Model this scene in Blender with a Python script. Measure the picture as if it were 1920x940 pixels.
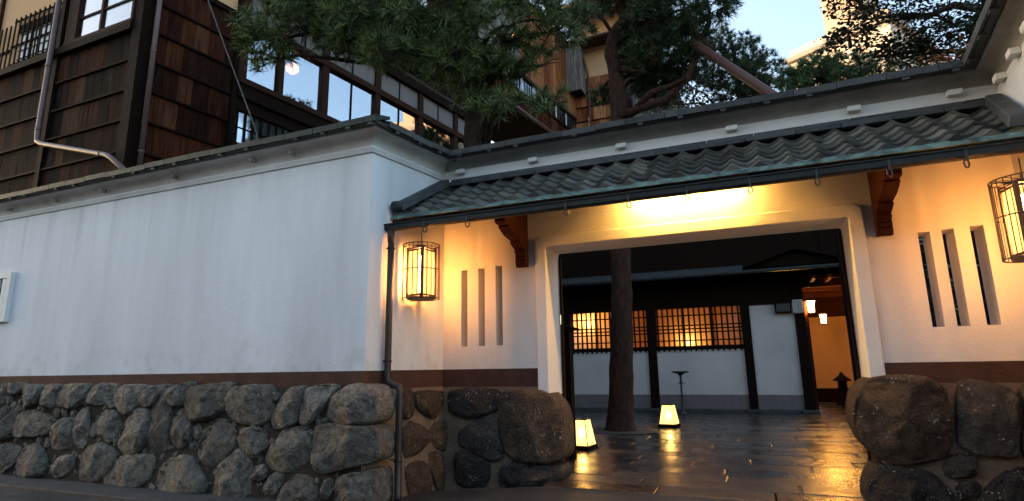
import bpy, bmesh, math, random
from mathutils import Vector, Matrix, noise, Quaternion
random.seed(7)
R = math.radians
for o in list(bpy.data.objects): bpy.data.objects.remove(o)
scene = bpy.context.scene
COL = scene.collection

# ------------------------------------------------------------------ camera, sky, sun, exposure
def cam_axes(pitch, yaw, roll):
    def f(v):
        c, s = math.cos(roll), math.sin(roll)
        v = (c*v[0]-s*v[1], s*v[0]+c*v[1], v[2])
        c, s = math.cos(pitch), math.sin(pitch)
        w = (v[0], c*v[2]-s*v[1], s*v[2]+c*v[1])
        c, s = math.cos(yaw), math.sin(yaw)
        return Vector((c*w[0]-s*w[1], s*w[0]+c*w[1], w[2]))
    return f((1,0,0)), f((0,1,0)), f((0,0,1))
cr, cu, cf = cam_axes(R(11.66), R(22.34), R(-0.88))
cam = bpy.data.cameras.new('camera'); camo = bpy.data.objects.new('camera', cam); COL.objects.link(camo)
cam.sensor_width = 36; cam.lens = 36*1072/1920; cam.clip_start = .05; cam.clip_end = 3000
m = Matrix.Identity(4)
for i in range(3): m[i][0], m[i][1], m[i][2] = cr[i], cu[i], -cf[i]
m.translation = (0, 0, 1.5)
camo.matrix_world = m
scene.camera = camo

SUN_TO = Vector((-.95, .22, .16)).normalized()          # low sun behind the tall timber house on the left
w = bpy.data.worlds.new('World'); scene.world = w; w.use_nodes = True
nt = w.node_tree; nt.nodes.clear()
sky = nt.nodes.new('ShaderNodeTexSky'); sky.sky_type = 'NISHITA'; sky.sun_disc = False
sky.sun_elevation = math.asin(SUN_TO.z); sky.sun_rotation = math.atan2(SUN_TO.x, SUN_TO.y)
sky.air_density = 1.0; sky.dust_density = 4.0; sky.ozone_density = 1.0
bg = nt.nodes.new('ShaderNodeBackground'); bg.inputs[1].default_value = .15
out = nt.nodes.new('ShaderNodeOutputWorld')
nt.links.new(sky.outputs[0], bg.inputs[0]); nt.links.new(bg.outputs[0], out.inputs[0])
sl = bpy.data.lights.new('sun', 'SUN'); sl.energy = 2.6; sl.angle = R(.5); sl.color = (1, .62, .34)
so = bpy.data.objects.new('sun', sl); COL.objects.link(so); so.location = SUN_TO*200
so.rotation_euler = SUN_TO.to_track_quat('Z', 'Y').to_euler()
scene.view_settings.view_transform = 'Standard'; scene.view_settings.look = 'None'
scene.view_settings.gamma = 1; scene.view_settings.use_curve_mapping = False
scene.view_settings.exposure = 2.5
LAMP = 1.0                                               # one knob for all lamps

# ------------------------------------------------------------------ materials
def mat(name, color, rough=.8, bump=0, bscale=20, var=0, vscale=3, metal=0, spec=.5, rnd=0, isl=0, col2=None, streak=0, detail=6, coat=0):
    """var: noise between color and col2; rnd: value change per object; isl: per mesh island"""
    m = bpy.data.materials.new(name); m.use_nodes = True
    if 'wood' in name or 'timber' in name: spec = .03
    n, l = m.node_tree.nodes, m.node_tree.links
    b = n['Principled BSDF']; b.inputs['Roughness'].default_value = rough; b.inputs['Metallic'].default_value = metal
    b.inputs['Specular IOR Level'].default_value = spec; b.inputs['Coat Weight'].default_value = coat
    tc = n.new('ShaderNodeTexCoord'); geo = n.new('ShaderNodeNewGeometry')
    cur = n.new('ShaderNodeRGB'); cur.outputs[0].default_value = (*color, 1); cur = cur.outputs[0]
    if var:
        nz = n.new('ShaderNodeTexNoise'); nz.inputs['Scale'].default_value = vscale; nz.inputs['Detail'].default_value = detail
        nz.inputs['Roughness'].default_value = .62
        mp = n.new('ShaderNodeMapping'); l.new(geo.outputs['Position'], mp.inputs[0]); l.new(mp.outputs[0], nz.inputs['Vector'])
        if streak: mp.inputs['Scale'].default_value = streak
        rp = n.new('ShaderNodeMapRange'); rp.inputs[1].default_value = .5-.5*.5; rp.inputs[2].default_value = .5+.25
        l.new(nz.outputs[0], rp.inputs[0])
        sc = n.new('ShaderNodeMath'); sc.operation = 'MULTIPLY'; sc.inputs[1].default_value = var; l.new(rp.outputs[0], sc.inputs[0])
        mx = n.new('ShaderNodeMix'); mx.data_type = 'RGBA'; l.new(sc.outputs[0], mx.inputs[0]); l.new(cur, mx.inputs[6])
        mx.inputs[7].default_value = (*(col2 or [c*.5 for c in color]), 1); cur = mx.outputs[2]
    for amt, src in ((rnd, 'o'), (isl, 'i')):
        if not amt: continue
        if src == 'o': s = n.new('ShaderNodeObjectInfo').outputs['Random']
        else: s = geo.outputs['Random Per Island']
        mr = n.new('ShaderNodeMapRange'); mr.inputs[3].default_value = 1-amt; mr.inputs[4].default_value = 1+amt; l.new(s, mr.inputs[0])
        hs = n.new('ShaderNodeHueSaturation'); l.new(mr.outputs[0], hs.inputs['Value']); l.new(cur, hs.inputs['Color']); cur = hs.outputs[0]
    l.new(cur, b.inputs['Base Color'])
    if bump:
        nz = n.new('ShaderNodeTexNoise'); nz.inputs['Scale'].default_value = bscale; nz.inputs['Detail'].default_value = 7; nz.inputs['Roughness'].default_value = .65
        l.new(geo.outputs['Position'], nz.inputs['Vector'])
        bp = n.new('ShaderNodeBump'); bp.inputs['Strength'].default_value = min(1, bump); bp.inputs['Distance'].default_value = .07 if bump >= 1 else .03
        l.new(nz.outputs[0], bp.inputs['Height']); l.new(bp.outputs[0], b.inputs['Normal'])
    return m
def board_mat(name, stops, grey=.5):
    """weathered boards: each board its own tone, vertical grain, pale weathering patches"""
    m = bpy.data.materials.new(name); m.use_nodes = True
    n, l = m.node_tree.nodes, m.node_tree.links; b = n['Principled BSDF']; b.inputs['Roughness'].default_value = .75; b.inputs['Specular IOR Level'].default_value = .03
    oi = n.new('ShaderNodeObjectInfo'); rp = n.new('ShaderNodeValToRGB')
    rp.color_ramp.interpolation = 'LINEAR'
    while len(rp.color_ramp.elements) < len(stops): rp.color_ramp.elements.new(.5)
    for e, (p, c) in zip(rp.color_ramp.elements, stops): e.position = p; e.color = (*c, 1)
    l.new(oi.outputs['Random'], rp.inputs[0])
    geo = n.new('ShaderNodeNewGeometry'); mp = n.new('ShaderNodeMapping'); mp.inputs['Scale'].default_value = (26, 26, 1.6)
    l.new(geo.outputs['Position'], mp.inputs[0])
    nz = n.new('ShaderNodeTexNoise'); nz.inputs['Scale'].default_value = 1; nz.inputs['Detail'].default_value = 8; l.new(mp.outputs[0], nz.inputs['Vector'])
    hs = n.new('ShaderNodeHueSaturation'); mr = n.new('ShaderNodeMapRange'); mr.inputs[1].default_value = .3; mr.inputs[2].default_value = .7; mr.inputs[3].default_value = .45; mr.inputs[4].default_value = 1.5
    l.new(nz.outputs[0], mr.inputs[0]); l.new(mr.outputs[0], hs.inputs['Value']); l.new(rp.outputs[0], hs.inputs['Color'])
    n2 = n.new('ShaderNodeTexNoise'); n2.inputs['Scale'].default_value = 1; n2.inputs['Detail'].default_value = 6
    mp2 = n.new('ShaderNodeMapping'); mp2.inputs['Scale'].default_value = (7, 7, 1.1); l.new(geo.outputs['Position'], mp2.inputs[0]); l.new(mp2.outputs[0], n2.inputs['Vector'])
    m2 = n.new('ShaderNodeMapRange'); m2.inputs[1].default_value = .56; m2.inputs[2].default_value = .75; m2.inputs[4].default_value = grey; l.new(n2.outputs[0], m2.inputs[0])
    mx = n.new('ShaderNodeMix'); mx.data_type = 'RGBA'; mx.inputs[7].default_value = (.075, .056, .046, 1)
    l.new(m2.outputs[0], mx.inputs[0]); l.new(hs.outputs[0], mx.inputs[6]); l.new(mx.outputs[2], b.inputs['Base Color'])
    bp = n.new('ShaderNodeBump'); bp.inputs['Strength'].default_value = .5; bp.inputs['Distance'].default_value = .01
    l.new(nz.outputs[0], bp.inputs['Height']); l.new(bp.outputs[0], b.inputs['Normal'])
    return m
def emit(name, color, strength, trans=0):
    m = bpy.data.materials.new(name); m.use_nodes = True
    n, l = m.node_tree.nodes, m.node_tree.links; n.clear()
    e = n.new('ShaderNodeEmission'); e.inputs[0].default_value = (*color, 1); e.inputs[1].default_value = strength*LAMP
    o = n.new('ShaderNodeOutputMaterial')
    if trans:
        t = n.new('ShaderNodeBsdfTransparent'); t.inputs[0].default_value = (1, .86, .6, 1)
        x = n.new('ShaderNodeMixShader'); x.inputs[0].default_value = trans
        l.new(e.outputs[0], x.inputs[1]); l.new(t.outputs[0], x.inputs[2]); l.new(x.outputs[0], o.inputs[0])
    else: l.new(e.outputs[0], o.inputs[0])
    return m
def glass_mat(name, refl=.55, tint=(.5, .55, .6)):
    m = bpy.data.materials.new(name); m.use_nodes = True
    n, l = m.node_tree.nodes, m.node_tree.links; n.clear()
    g = n.new('ShaderNodeBsdfGlossy'); g.inputs['Roughness'].default_value = .004; g.inputs[0].default_value = (.92, .95, 1, 1)
    nz = n.new('ShaderNodeTexNoise'); nz.inputs['Scale'].default_value = .9; nz.inputs['Detail'].default_value = 2
    geo = n.new('ShaderNodeNewGeometry'); l.new(geo.outputs['Position'], nz.inputs['Vector'])
    bp = n.new('ShaderNodeBump'); bp.inputs['Strength'].default_value = .12; bp.inputs['Distance'].default_value = .03; l.new(nz.outputs[0], bp.inputs['Height']); l.new(bp.outputs[0], g.inputs['Normal'])
    t = n.new('ShaderNodeBsdfTransparent'); t.inputs[0].default_value = (*tint, 1)
    lw = n.new('ShaderNodeFresnel'); lw.inputs[0].default_value = 1.6
    mr = n.new('ShaderNodeMapRange'); mr.inputs[1].default_value = .05; mr.inputs[2].default_value = .5; mr.inputs[3].default_value = refl; mr.inputs[4].default_value = .95; l.new(lw.outputs[0], mr.inputs[0])
    x = n.new('ShaderNodeMixShader'); l.new(mr.outputs[0], x.inputs[0]); l.new(t.outputs[0], x.inputs[1]); l.new(g.outputs[0], x.inputs[2])
    o = n.new('ShaderNodeOutputMaterial'); l.new(x.outputs[0], o.inputs[0]); return m
def copper_mat(name, green=.6, gcol=(.16, .34, .29), st=(1.4, 4, 9)):
    m = mat(name, (.018, .018, .017), .5, .25, 40, var=green, vscale=2.2, col2=gcol, streak=st, spec=.12); return m
def wet_mat(name, color, col2, r0=.1, r1=.45, bscale=9):
    m = mat(name, color, .3, 0, 1, var=1, vscale=1.7, col2=col2, rnd=.35)
    n, l = m.node_tree.nodes, m.node_tree.links; b = n['Principled BSDF']; b.inputs['IOR'].default_value = 1.45; b.inputs['Specular IOR Level'].default_value = .5
    geo = n.new('ShaderNodeNewGeometry'); nz = n.new('ShaderNodeTexNoise'); nz.inputs['Scale'].default_value = 1.6; nz.inputs['Detail'].default_value = 5; l.new(geo.outputs['Position'], nz.inputs['Vector'])
    oi = n.new('ShaderNodeObjectInfo'); ad = n.new('ShaderNodeMath'); ad.operation = 'MULTIPLY_ADD'; ad.inputs[1].default_value = .28; l.new(oi.outputs['Random'], ad.inputs[0]); l.new(nz.outputs[0], ad.inputs[2])
    mr = n.new('ShaderNodeMapRange'); mr.inputs[1].default_value = .4; mr.inputs[2].default_value = .85; mr.inputs[3].default_value = r0; mr.inputs[4].default_value = r1
    l.new(ad.outputs[0], mr.inputs[0]); l.new(mr.outputs[0], b.inputs['Roughness'])
    n2 = n.new('ShaderNodeTexNoise'); n2.inputs['Scale'].default_value = bscale; n2.inputs['Detail'].default_value = 8; n2.inputs['Roughness'].default_value = .7; l.new(geo.outputs['Position'], n2.inputs['Vector'])
    bp = n.new('ShaderNodeBump'); bp.inputs['Strength'].default_value = .35; bp.inputs['Distance'].default_value = .012; l.new(n2.outputs[0], bp.inputs['Height']); l.new(bp.outputs[0], b.inputs['Normal'])
    return m
M = {}
M['plaster'] = mat('white_plaster', (.75, .755, .765), .85, .3, 14, var=.9, vscale=.7, col2=(.53, .535, .545), streak=(1.6, 1.6, .22), spec=.2)
def weather(m):
    """drip marks of dirty water and mud splashes with ragged shapes"""
    n, l = m.node_tree.nodes, m.node_tree.links; b = n['Principled BSDF']; src = b.inputs['Base Color'].links[0].from_socket
    geo = n.new('ShaderNodeNewGeometry'); sx = n.new('ShaderNodeSeparateXYZ'); l.new(geo.outputs['Position'], sx.inputs[0])
    for sc, z0, z1, lo, hi, col in (((3.2, 3.2, .16), 2.4, 4.6, .52, .72, (.44, .43, .41)), ((5, 5, 4), 2.05, 1.5, .5, .75, (.36, .32, .28))):
        mp = n.new('ShaderNodeMapping'); mp.inputs['Scale'].default_value = sc; l.new(geo.outputs['Position'], mp.inputs[0])
        a = n.new('ShaderNodeTexNoise'); a.inputs['Scale'].default_value = 1; a.inputs['Detail'].default_value = 6; l.new(mp.outputs[0], a.inputs['Vector'])
        r = n.new('ShaderNodeMapRange'); r.inputs[1].default_value = lo; r.inputs[2].default_value = hi; l.new(a.outputs[0], r.inputs[0])
        z = n.new('ShaderNodeMapRange'); z.inputs[1].default_value = z0; z.inputs[2].default_value = z1; z.inputs[4].default_value = .5; l.new(sx.outputs[2], z.inputs[0])
        mu = n.new('ShaderNodeMath'); mu.operation = 'MULTIPLY'; l.new(r.outputs[0], mu.inputs[0]); l.new(z.outputs[0], mu.inputs[1])
        x = n.new('ShaderNodeMix'); x.data_type = 'RGBA'; x.inputs[7].default_value = (*col, 1); l.new(mu.outputs[0], x.inputs[0]); l.new(src, x.inputs[6]); src = x.outputs[2]
    l.new(src, b.inputs['Base Color'])
weather(M['plaster'])
M['frame_plaster'] = mat('frame_plaster', (.74, .72, .69), .7, .25, 22, var=.4, vscale=2, col2=(.6, .57, .53), spec=.25)
M['rough_plaster'] = mat('rough_plaster', (.72, .69, .65), .9, .45, 40, var=.5, vscale=1.4, col2=(.5, .46, .41), streak=(1.6, 1.6, .4), spec=.15)
M['old_plaster'] = mat('aged_plaster', (.56, .52, .49), .9, .2, 14, var=.8, vscale=.9, col2=(.40, .37, .35), spec=.1)  # white walls greyed; the courtyard's shade is put into the colour
M['cove'] = mat('grey_cove', (.36, .345, .33), .85, .4, 18, var=.9, vscale=1.2, col2=(.14, .13, .12), streak=(1.5, 1.5, .6), spec=.2)  # darkened for the shade on the cove, put into the colour
M['cove_light'] = mat('pale_cove', (.62, .61, .60), .85, .4, 18, var=.9, vscale=1.2, col2=(.36, .34, .33), streak=(1.5, 1.5, .6), spec=.2)
M['band'] = mat('brown_band', (.10, .048, .034), .8, .5, 25, var=1, vscale=4, col2=(.045, .025, .019), streak=(1, 1, .6), spec=.1)
M['mortar'] = mat('mortar', (.22, .15, .095), .9, .9, 25, var=.8, vscale=3, col2=(.08, .06, .045))
M['mortar_grey'] = mat('mortar_grey', (.07, .055, .042), .95, .9, 25, var=.8, vscale=3, col2=(.03, .024, .019), spec=.1)
M['stone'] = mat('grey_granite', (.34, .295, .24), .85, 1, 34, var=1, vscale=13, col2=(.055, .048, .042), rnd=.3, detail=13, spec=.15)
M['stone_dark'] = mat('dark_river_stone', (.085, .07, .06), .65, 1, 26, var=1, vscale=11, col2=(.028, .024, .022), rnd=.35, detail=12, spec=.3)
M['boulder'] = mat('brown_boulder', (.15, .10, .066), .8, 1, 30, var=1, vscale=10, col2=(.03, .023, .018), rnd=.2, detail=12, spec=.2)
def lichen(m):
    n, l = m.node_tree.nodes, m.node_tree.links; b = n['Principled BSDF']; src = b.inputs['Base Color'].links[0].from_socket
    geo = n.new('ShaderNodeNewGeometry'); a = n.new('ShaderNodeTexNoise'); a.inputs['Scale'].default_value = 38; a.inputs['Detail'].default_value = 3; l.new(geo.outputs['Position'], a.inputs['Vector'])
    c = n.new('ShaderNodeTexNoise'); c.inputs['Scale'].default_value = 4; l.new(geo.outputs['Position'], c.inputs['Vector'])
    ad = n.new('ShaderNodeMath'); ad.operation = 'MULTIPLY_ADD'; ad.inputs[1].default_value = .45; l.new(c.outputs[0], ad.inputs[0]); l.new(a.outputs[0], ad.inputs[2])
    r = n.new('ShaderNodeMapRange'); r.inputs[1].default_value = .90; r.inputs[2].default_value = .96; l.new(ad.outputs[0], r.inputs[0])
    x = n.new('ShaderNodeMix'); x.data_type = 'RGBA'; x.inputs[7].default_value = (.42, .38, .33, 1); l.new(r.outputs[0], x.inputs[0]); l.new(src, x.inputs[6]); l.new(x.outputs[2], b.inputs['Base Color'])
for k_ in ('boulder', 'stone_dark', 'stone'): lichen(M[k_])
M['tile'] = mat('roof_tile', (.135, .124, .098), .6, .4, 30, var=1, vscale=3.5, col2=(.035, .036, .034), rnd=.5, spec=.3)
M['cap'] = mat('cap_tile', (.065, .066, .064), .55, .4, 30, var=.9, vscale=4, col2=(.02, .023, .023), rnd=.35, spec=.25)
M['cap_green'] = copper_mat('cap_copper', .7, (.045, .082, .074), (3, 3, 5))
M['cap_dark'] = mat('cap_base', (.03, .032, .032), .7, .5, 20, var=.6, vscale=3, col2=(.06, .065, .062))
M['copper_edge'] = copper_mat('copper_edge', .9, (.19, .29, .25), (3.6, 6, 5))
M['copper'] = copper_mat('copper_gutter', .5, (.045, .058, .058), (2.5, 5, 3))
M['iron'] = mat('black_iron', (.02, .016, .014), .5, .2, 60)
M['rust'] = mat('rusty_wire', (.045, .022, .012), .6, .3, 80)
M['pipe'] = mat('downpipe_bronze', (.05, .037, .03), .45, .2, 30, var=.6, vscale=4, col2=(.02, .02, .02), metal=.3)
M['pipe_mauve'] = mat('mauve_pipe', (.13, .078, .075), .4, .1, 30, var=.6, vscale=3, col2=(.07, .042, .04), spec=.4)
M['redwood'] = mat('red_brown_wood', (.055, .017, .010), .6, .4, 30, var=.8, vscale=3, col2=(.022, .008, .005), streak=(6, 6, 1))
M['dark_wood'] = mat('dark_timber', (.0135, .0065, .0045), .65, .5, 30, var=.8, vscale=2, col2=(.007, .004, .0035), streak=(8, 8, 1))
M['black_wood'] = mat('smoked_timber', (.013, .007, .0045), .7, .3, 30, var=.6, vscale=2, col2=(.007, .005, .004))
M['frame_wood'] = mat('window_frame_wood', (.036, .016, .010), .55, .3, 40, var=.8, vscale=3, col2=(.018, .009, .006), streak=(8, 8, 1))
DK = [(0, (.006, .004, .003)), (.4, (.012, .006, .004)), (.7, (.022, .008, .005)), (.88, (.036, .013, .007)), (1, (.056, .028, .016))]
RD = [(0, (.014, .006, .004)), (.35, (.026, .0085, .005)), (.7, (.040, .012, .006)), (.9, (.054, .018, .008)), (1, (.078, .031, .015))]
OR = [(0, (.13, .042, .018)), (.4, (.21, .075, .032)), (.75, (.30, .12, .05)), (1, (.38, .17, .08))]
M['board_dark'] = board_mat('board_dark', DK, .45)
M['board_red'] = board_mat('board_red', RD, .18)
M['board_orange'] = board_mat('board_orange', OR, .12)
M['board_grey'] = board_mat('board_grey', [(0, (.11, .095, .085)), (1, (.22, .19, .17))], .5)
M['ochre'] = mat('ochre_plaster', (.56, .33, .17), .9, .3, 20, var=.5, vscale=2, col2=(.42, .23, .11))
M['panel'] = mat('grey_panel', (.16, .14, .135), .8, .2, 30, var=.6, vscale=2, col2=(.09, .075, .07), streak=(4, 4, .5))
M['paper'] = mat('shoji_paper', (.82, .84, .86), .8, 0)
M['shoji'] = bpy.data.materials.new('translucent_shoji'); M['shoji'].use_nodes = True
_n, _l = M['shoji'].node_tree.nodes, M['shoji'].node_tree.links; _n.clear()
_t = _n.new('ShaderNodeBsdfTranslucent'); _t.inputs[0].default_value = (.9, .8, .65, 1); _p = _n.new('ShaderNodeBsdfTransparent'); _m = _n.new('ShaderNodeMixShader'); _m.inputs[0].default_value = .3; _o = _n.new('ShaderNodeOutputMaterial')
_l.new(_t.outputs[0], _m.inputs[1]); _l.new(_p.outputs[0], _m.inputs[2]); _l.new(_m.outputs[0], _o.inputs[0])
M['glass'] = glass_mat('window_glass', .42, (.6, .6, .62))
M['glass_clear'] = glass_mat('window_glass_clear', .14, (.95, .96, .97))
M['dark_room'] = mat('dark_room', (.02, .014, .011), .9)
M['curtain'] = mat('curtain', (.35, .33, .32), .9, .2, 10)
M['asphalt'] = wet_mat('damp_asphalt', (.030, .030, .032), (.05, .052, .056), .3, .65, 40)
M['paving'] = wet_mat('wet_paving', (.030, .026, .023), (.060, .050, .042), .12, .40, 14)
M['apron'] = wet_mat('apron_stone', (.06, .045, .034), (.028, .022, .018), .22, .55, 14)
M['joint'] = wet_mat('paving_joint', (.010, .009, .008), (.016, .014, .012), .25, .5, 20)
M['kerb'] = mat('kerb_stone', (.07, .072, .075), .7, .5, 20, var=.8, vscale=2, col2=(.035, .035, .036), spec=.15)
M['earth'] = mat('earth', (.05, .042, .034), .95, .6, 8, var=.6, vscale=1, col2=(.03, .027, .02))
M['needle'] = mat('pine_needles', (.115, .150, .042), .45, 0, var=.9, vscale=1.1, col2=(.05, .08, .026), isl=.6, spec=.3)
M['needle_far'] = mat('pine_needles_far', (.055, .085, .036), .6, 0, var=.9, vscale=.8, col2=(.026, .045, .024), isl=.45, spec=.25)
M['needle_lit'] = mat('pine_needles_garden', (.09, .15, .06), .6, 0, var=.9, vscale=.8, col2=(.05, .085, .045), isl=.4, spec=.25)  # brighter green needles of the low pine
M['bud'] = mat('pine_bud', (.13, .055, .028), .7, 0, isl=.4)
M['leaf'] = mat('oak_leaves', (.022, .040, .018), .45, 0, var=.8, vscale=1, col2=(.012, .022, .012), isl=.45, spec=.4)
M['leaf_red'] = mat('autumn_leaves', (.24, .09, .025), .6, 0, isl=.5)
M['dead_leaf'] = mat('dead_leaves', (.16, .10, .06), .6, 0, isl=.6)
M['shrub_leaf'] = mat('garden_leaves', (.04, .08, .025), .5, 0, isl=.5)
M['bark'] = mat('pine_bark_grey', (.075, .06, .05), .95, 1, 18, var=1, vscale=7, col2=(.016, .013, .011), spec=.1, streak=(2, 2, .6))
M['bark_red'] = mat('pine_bark_red', (.085, .042, .030), .95, 1, 22, var=1, vscale=7, col2=(.016, .010, .008), spec=.1, streak=(2, 2, .7))
M['prop'] = mat('red_brown_prop', (.085, .032, .024), .6, .3, 20, var=.5, vscale=2, col2=(.08, .03, .024))
M['cream'] = mat('cream_render', (.66, .58, .47), .85, .2, 5, var=.3, vscale=.3, col2=(.56, .49, .4))
M['peach'] = mat('peach_render', (.58, .43, .31), .85, .2, 5, var=.3, vscale=.3, col2=(.5, .36, .25))
M['opp_wall'] = mat('brown_render', (.13, .13, .135), .9, .3, 10, var=.5, vscale=1, col2=(.085, .085, .09))
M['cornice'] = mat('cornice', (.34, .29, .24), .8)
M['farglass'] = mat('far_window', (.06, .07, .08), .15)
M['lit_paper'] = emit('lantern_paper', (1, .46, .11), .8, .4)
M['tube'] = emit('lantern_tube', (1, .45, .14), 125)
M['ceil_tube'] = emit('eave_tube', (1, .52, .10), 95)
M['floor_paper'] = emit('floor_lantern_paper', (1, .62, .17), .75, .45)
M['bulb'] = emit('lantern_bulb', (1, .55, .17), 32)
M['shoji_lit'] = emit('lit_shoji', (1, .33, .065), .075)
M['shoji_lamp'] = emit('room_lamp', (1, .45, .11), 7)
M['globe'] = emit('glowing_globe', (1, .38, .07), 9)
M['entry_lamp'] = emit('entry_lantern_glass', (1, .43, .08), 42)

# ------------------------------------------------------------------ helpers
def tag(o, label=None, cat=None, group=None, kind=None):
    if label: o['label'] = label
    if cat: o['category'] = cat
    if group: o['group'] = group
    if kind: o['kind'] = kind
    return o
def empty(name, loc, label=None, cat=None, group=None, rz=0):
    o = bpy.data.objects.new(name, None); COL.objects.link(o); o.location = loc; o.rotation_euler = (0, 0, rz); o.empty_display_size = .1
    return tag(o, label, cat, group)
def world_loc(o):
    v = Vector(o.location)
    return v if o.parent is None else v
class MB:
    def __init__(s): s.v, s.f = [], []
    def add(s, vs, fs):
        k = len(s.v); s.v += [tuple(v) for v in vs]; s.f += [tuple(i+k for i in f) for f in fs]; return s
    def box(s, a, b):
        x0, y0, z0 = a; x1, y1, z1 = b
        return s.add([(x0,y0,z0),(x1,y0,z0),(x1,y1,z0),(x0,y1,z0),(x0,y0,z1),(x1,y0,z1),(x1,y1,z1),(x0,y1,z1)],
                     [(0,3,2,1),(4,5,6,7),(0,1,5,4),(1,2,6,5),(2,3,7,6),(3,0,4,7)])
    def fbox(s, F, a, b):
        """box in a frame F=(origin, ex, ey, ez)"""
        o, ex, ey, ez = F; k = MB().box(a, b)
        return s.add([o+ex*v[0]+ey*v[1]+ez*v[2] for v in k.v], k.f)
    def tube(s, pts, rad, n=8, cap=True):
        pts = [Vector(p) for p in pts]; rad = rad if isinstance(rad, (list, tuple)) else [rad]*len(pts)
        vs = []; prev = None
        for i, p in enumerate(pts):
            d = (pts[min(i+1, len(pts)-1)]-pts[max(i-1, 0)]).normalized()
            if prev is None: u = d.orthogonal().normalized()
            else: u = (prev-d*prev.dot(d)).normalized()
            prev = u; v = d.cross(u)
            vs += [p+(u*math.cos(t)+v*math.sin(t))*rad[i] for t in (2*math.pi*k/n for k in range(n))]
        fs = [(i*n+k, i*n+(k+1) % n, (i+1)*n+(k+1) % n, (i+1)*n+k) for i in range(len(pts)-1) for k in range(n)]
        if cap: fs += [tuple(range(n-1, -1, -1)), tuple((len(pts)-1)*n+k for k in range(n))]
        return s.add(vs, fs)
    def prism(s, poly, axis0, axis1, origin, ext):
        """poly (u,v) in plane axis0/axis1 at origin, extruded by vector ext"""
        a = [Vector(origin)+Vector(axis0)*u+Vector(axis1)*v for u, v in poly]; b = [p+Vector(ext) for p in a]; n = len(a)
        return s.add(a+b, [tuple(range(n-1, -1, -1)), tuple(range(n, 2*n))]+[(i, (i+1) % n, n+(i+1) % n, n+i) for i in range(n)])
    def lathe(s, prof, c=(0, 0, 0), n=16):
        c = Vector(c); vs = [c+Vector((r*math.cos(2*math.pi*k/n), r*math.sin(2*math.pi*k/n), z)) for r, z in prof for k in range(n)]
        return s.add(vs, [(i*n+k, i*n+(k+1) % n, (i+1)*n+(k+1) % n, (i+1)*n+k) for i in range(len(prof)-1) for k in range(n)])
    def mesh(s, name, m, smooth=False, fix=True):
        me = bpy.data.meshes.new(name); me.from_pydata(s.v, [], s.f); me.validate()
        if fix:
            bm = bmesh.new(); bm.from_mesh(me); bmesh.ops.recalc_face_normals(bm, faces=bm.faces); bm.to_mesh(me); bm.free()
        me.materials.append(M[m] if isinstance(m, str) else m)
        if smooth: me.polygons.foreach_set('use_smooth', [True]*len(me.polygons))
        return me
    def obj(s, name, m, parent=None, smooth=False, fix=True, local=False):
        return link(name, s.mesh(name, m, smooth, fix), parent, local)
def link(name, me, parent=None, local=False, loc=None, rot=None, scale=None):
    o = bpy.data.objects.new(name, me); COL.objects.link(o)
    if parent:
        o.parent = parent
        if not local: o.matrix_parent_inverse = PINV.get(parent.name) or Matrix.Translation(-Vector(parent.location))
    if loc is not None: o.location = loc
    if rot is not None: o.rotation_euler = rot
    if scale is not None: o.scale = scale
    return o
PINV = {}
def bevel(me, w=.006, seg=1):
    bm = bmesh.new(); bm.from_mesh(me); bmesh.ops.bevel(bm, geom=bm.edges[:], offset=w, segments=seg, affect='EDGES', profile=.6); bm.to_mesh(me); bm.free(); return me
def smooth_by_angle(o, a=40):
    me = o.data; me.polygons.foreach_set('use_smooth', [True]*len(me.polygons))
    try: me.set_sharp_from_angle(angle=R(a))
    except Exception: pass
    return o
def fbm(p, sc=1.0, o=4): return noise.fractal(Vector(p)*sc, 1.0, 2.0, o)
V = Vector
X_, Y_, Z_ = V((1, 0, 0)), V((0, 1, 0)), V((0, 0, 1))

# ------------------------------------------------------------------ the ground
def street_z(x, y):
    """street 17 cm below the gate threshold, rising to it in front of the opening"""
    if y > 7.9: return -.02
    a = min(1, max(0, (y-5.2)/2.5)); a = a*a*(3-2*a)
    b = min(1, max(0, (x+4.2)/1.5)); b = b*b*(3-2*b)
    return -.17+(.15*a*b)
g = MB()
xs = [-400, -150, -60, -30]+[-22+.6*i for i in range(60)]+[30, 60, 150, 400]
ys = [-300, -100, -40, -15]+[-6+.5*i for i in range(28)]
for j, y in enumerate(ys):
    for x in xs: g.v.append((x, y, street_z(x, y)+.006*fbm((x, y, 0), .5)))
n = len(xs)
for j in range(len(ys)-1):
    for i in range(n-1): g.f.append((j*n+i, j*n+i+1, (j+1)*n+i+1, (j+1)*n+i))
tag(g.obj('street', 'asphalt', None, True), 'damp dark asphalt street in front of the wall', kind='structure')
g = MB().add([(-600, -300, -.4), (600, -300, -.4), (600, 900, -.4), (-600, 900, -.4)], [(0, 1, 2, 3)])
tag(g.obj('ground', 'earth'), 'bare earth reaching to the horizon', kind='structure')
kerb = MB().box((-22, 5.60, -.4), (-5.0, 5.86, -.125)).obj('kerb', 'kerb', None); bevel(kerb.data, .015, 2)
tag(kerb, 'grey kerb along the foot of the boulder wall', kind='structure')
MB().box((-22, 5.865, -.4), (-4.3, 6.4, -.15)).obj('gutter_strip', 'kerb', kerb)

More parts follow.
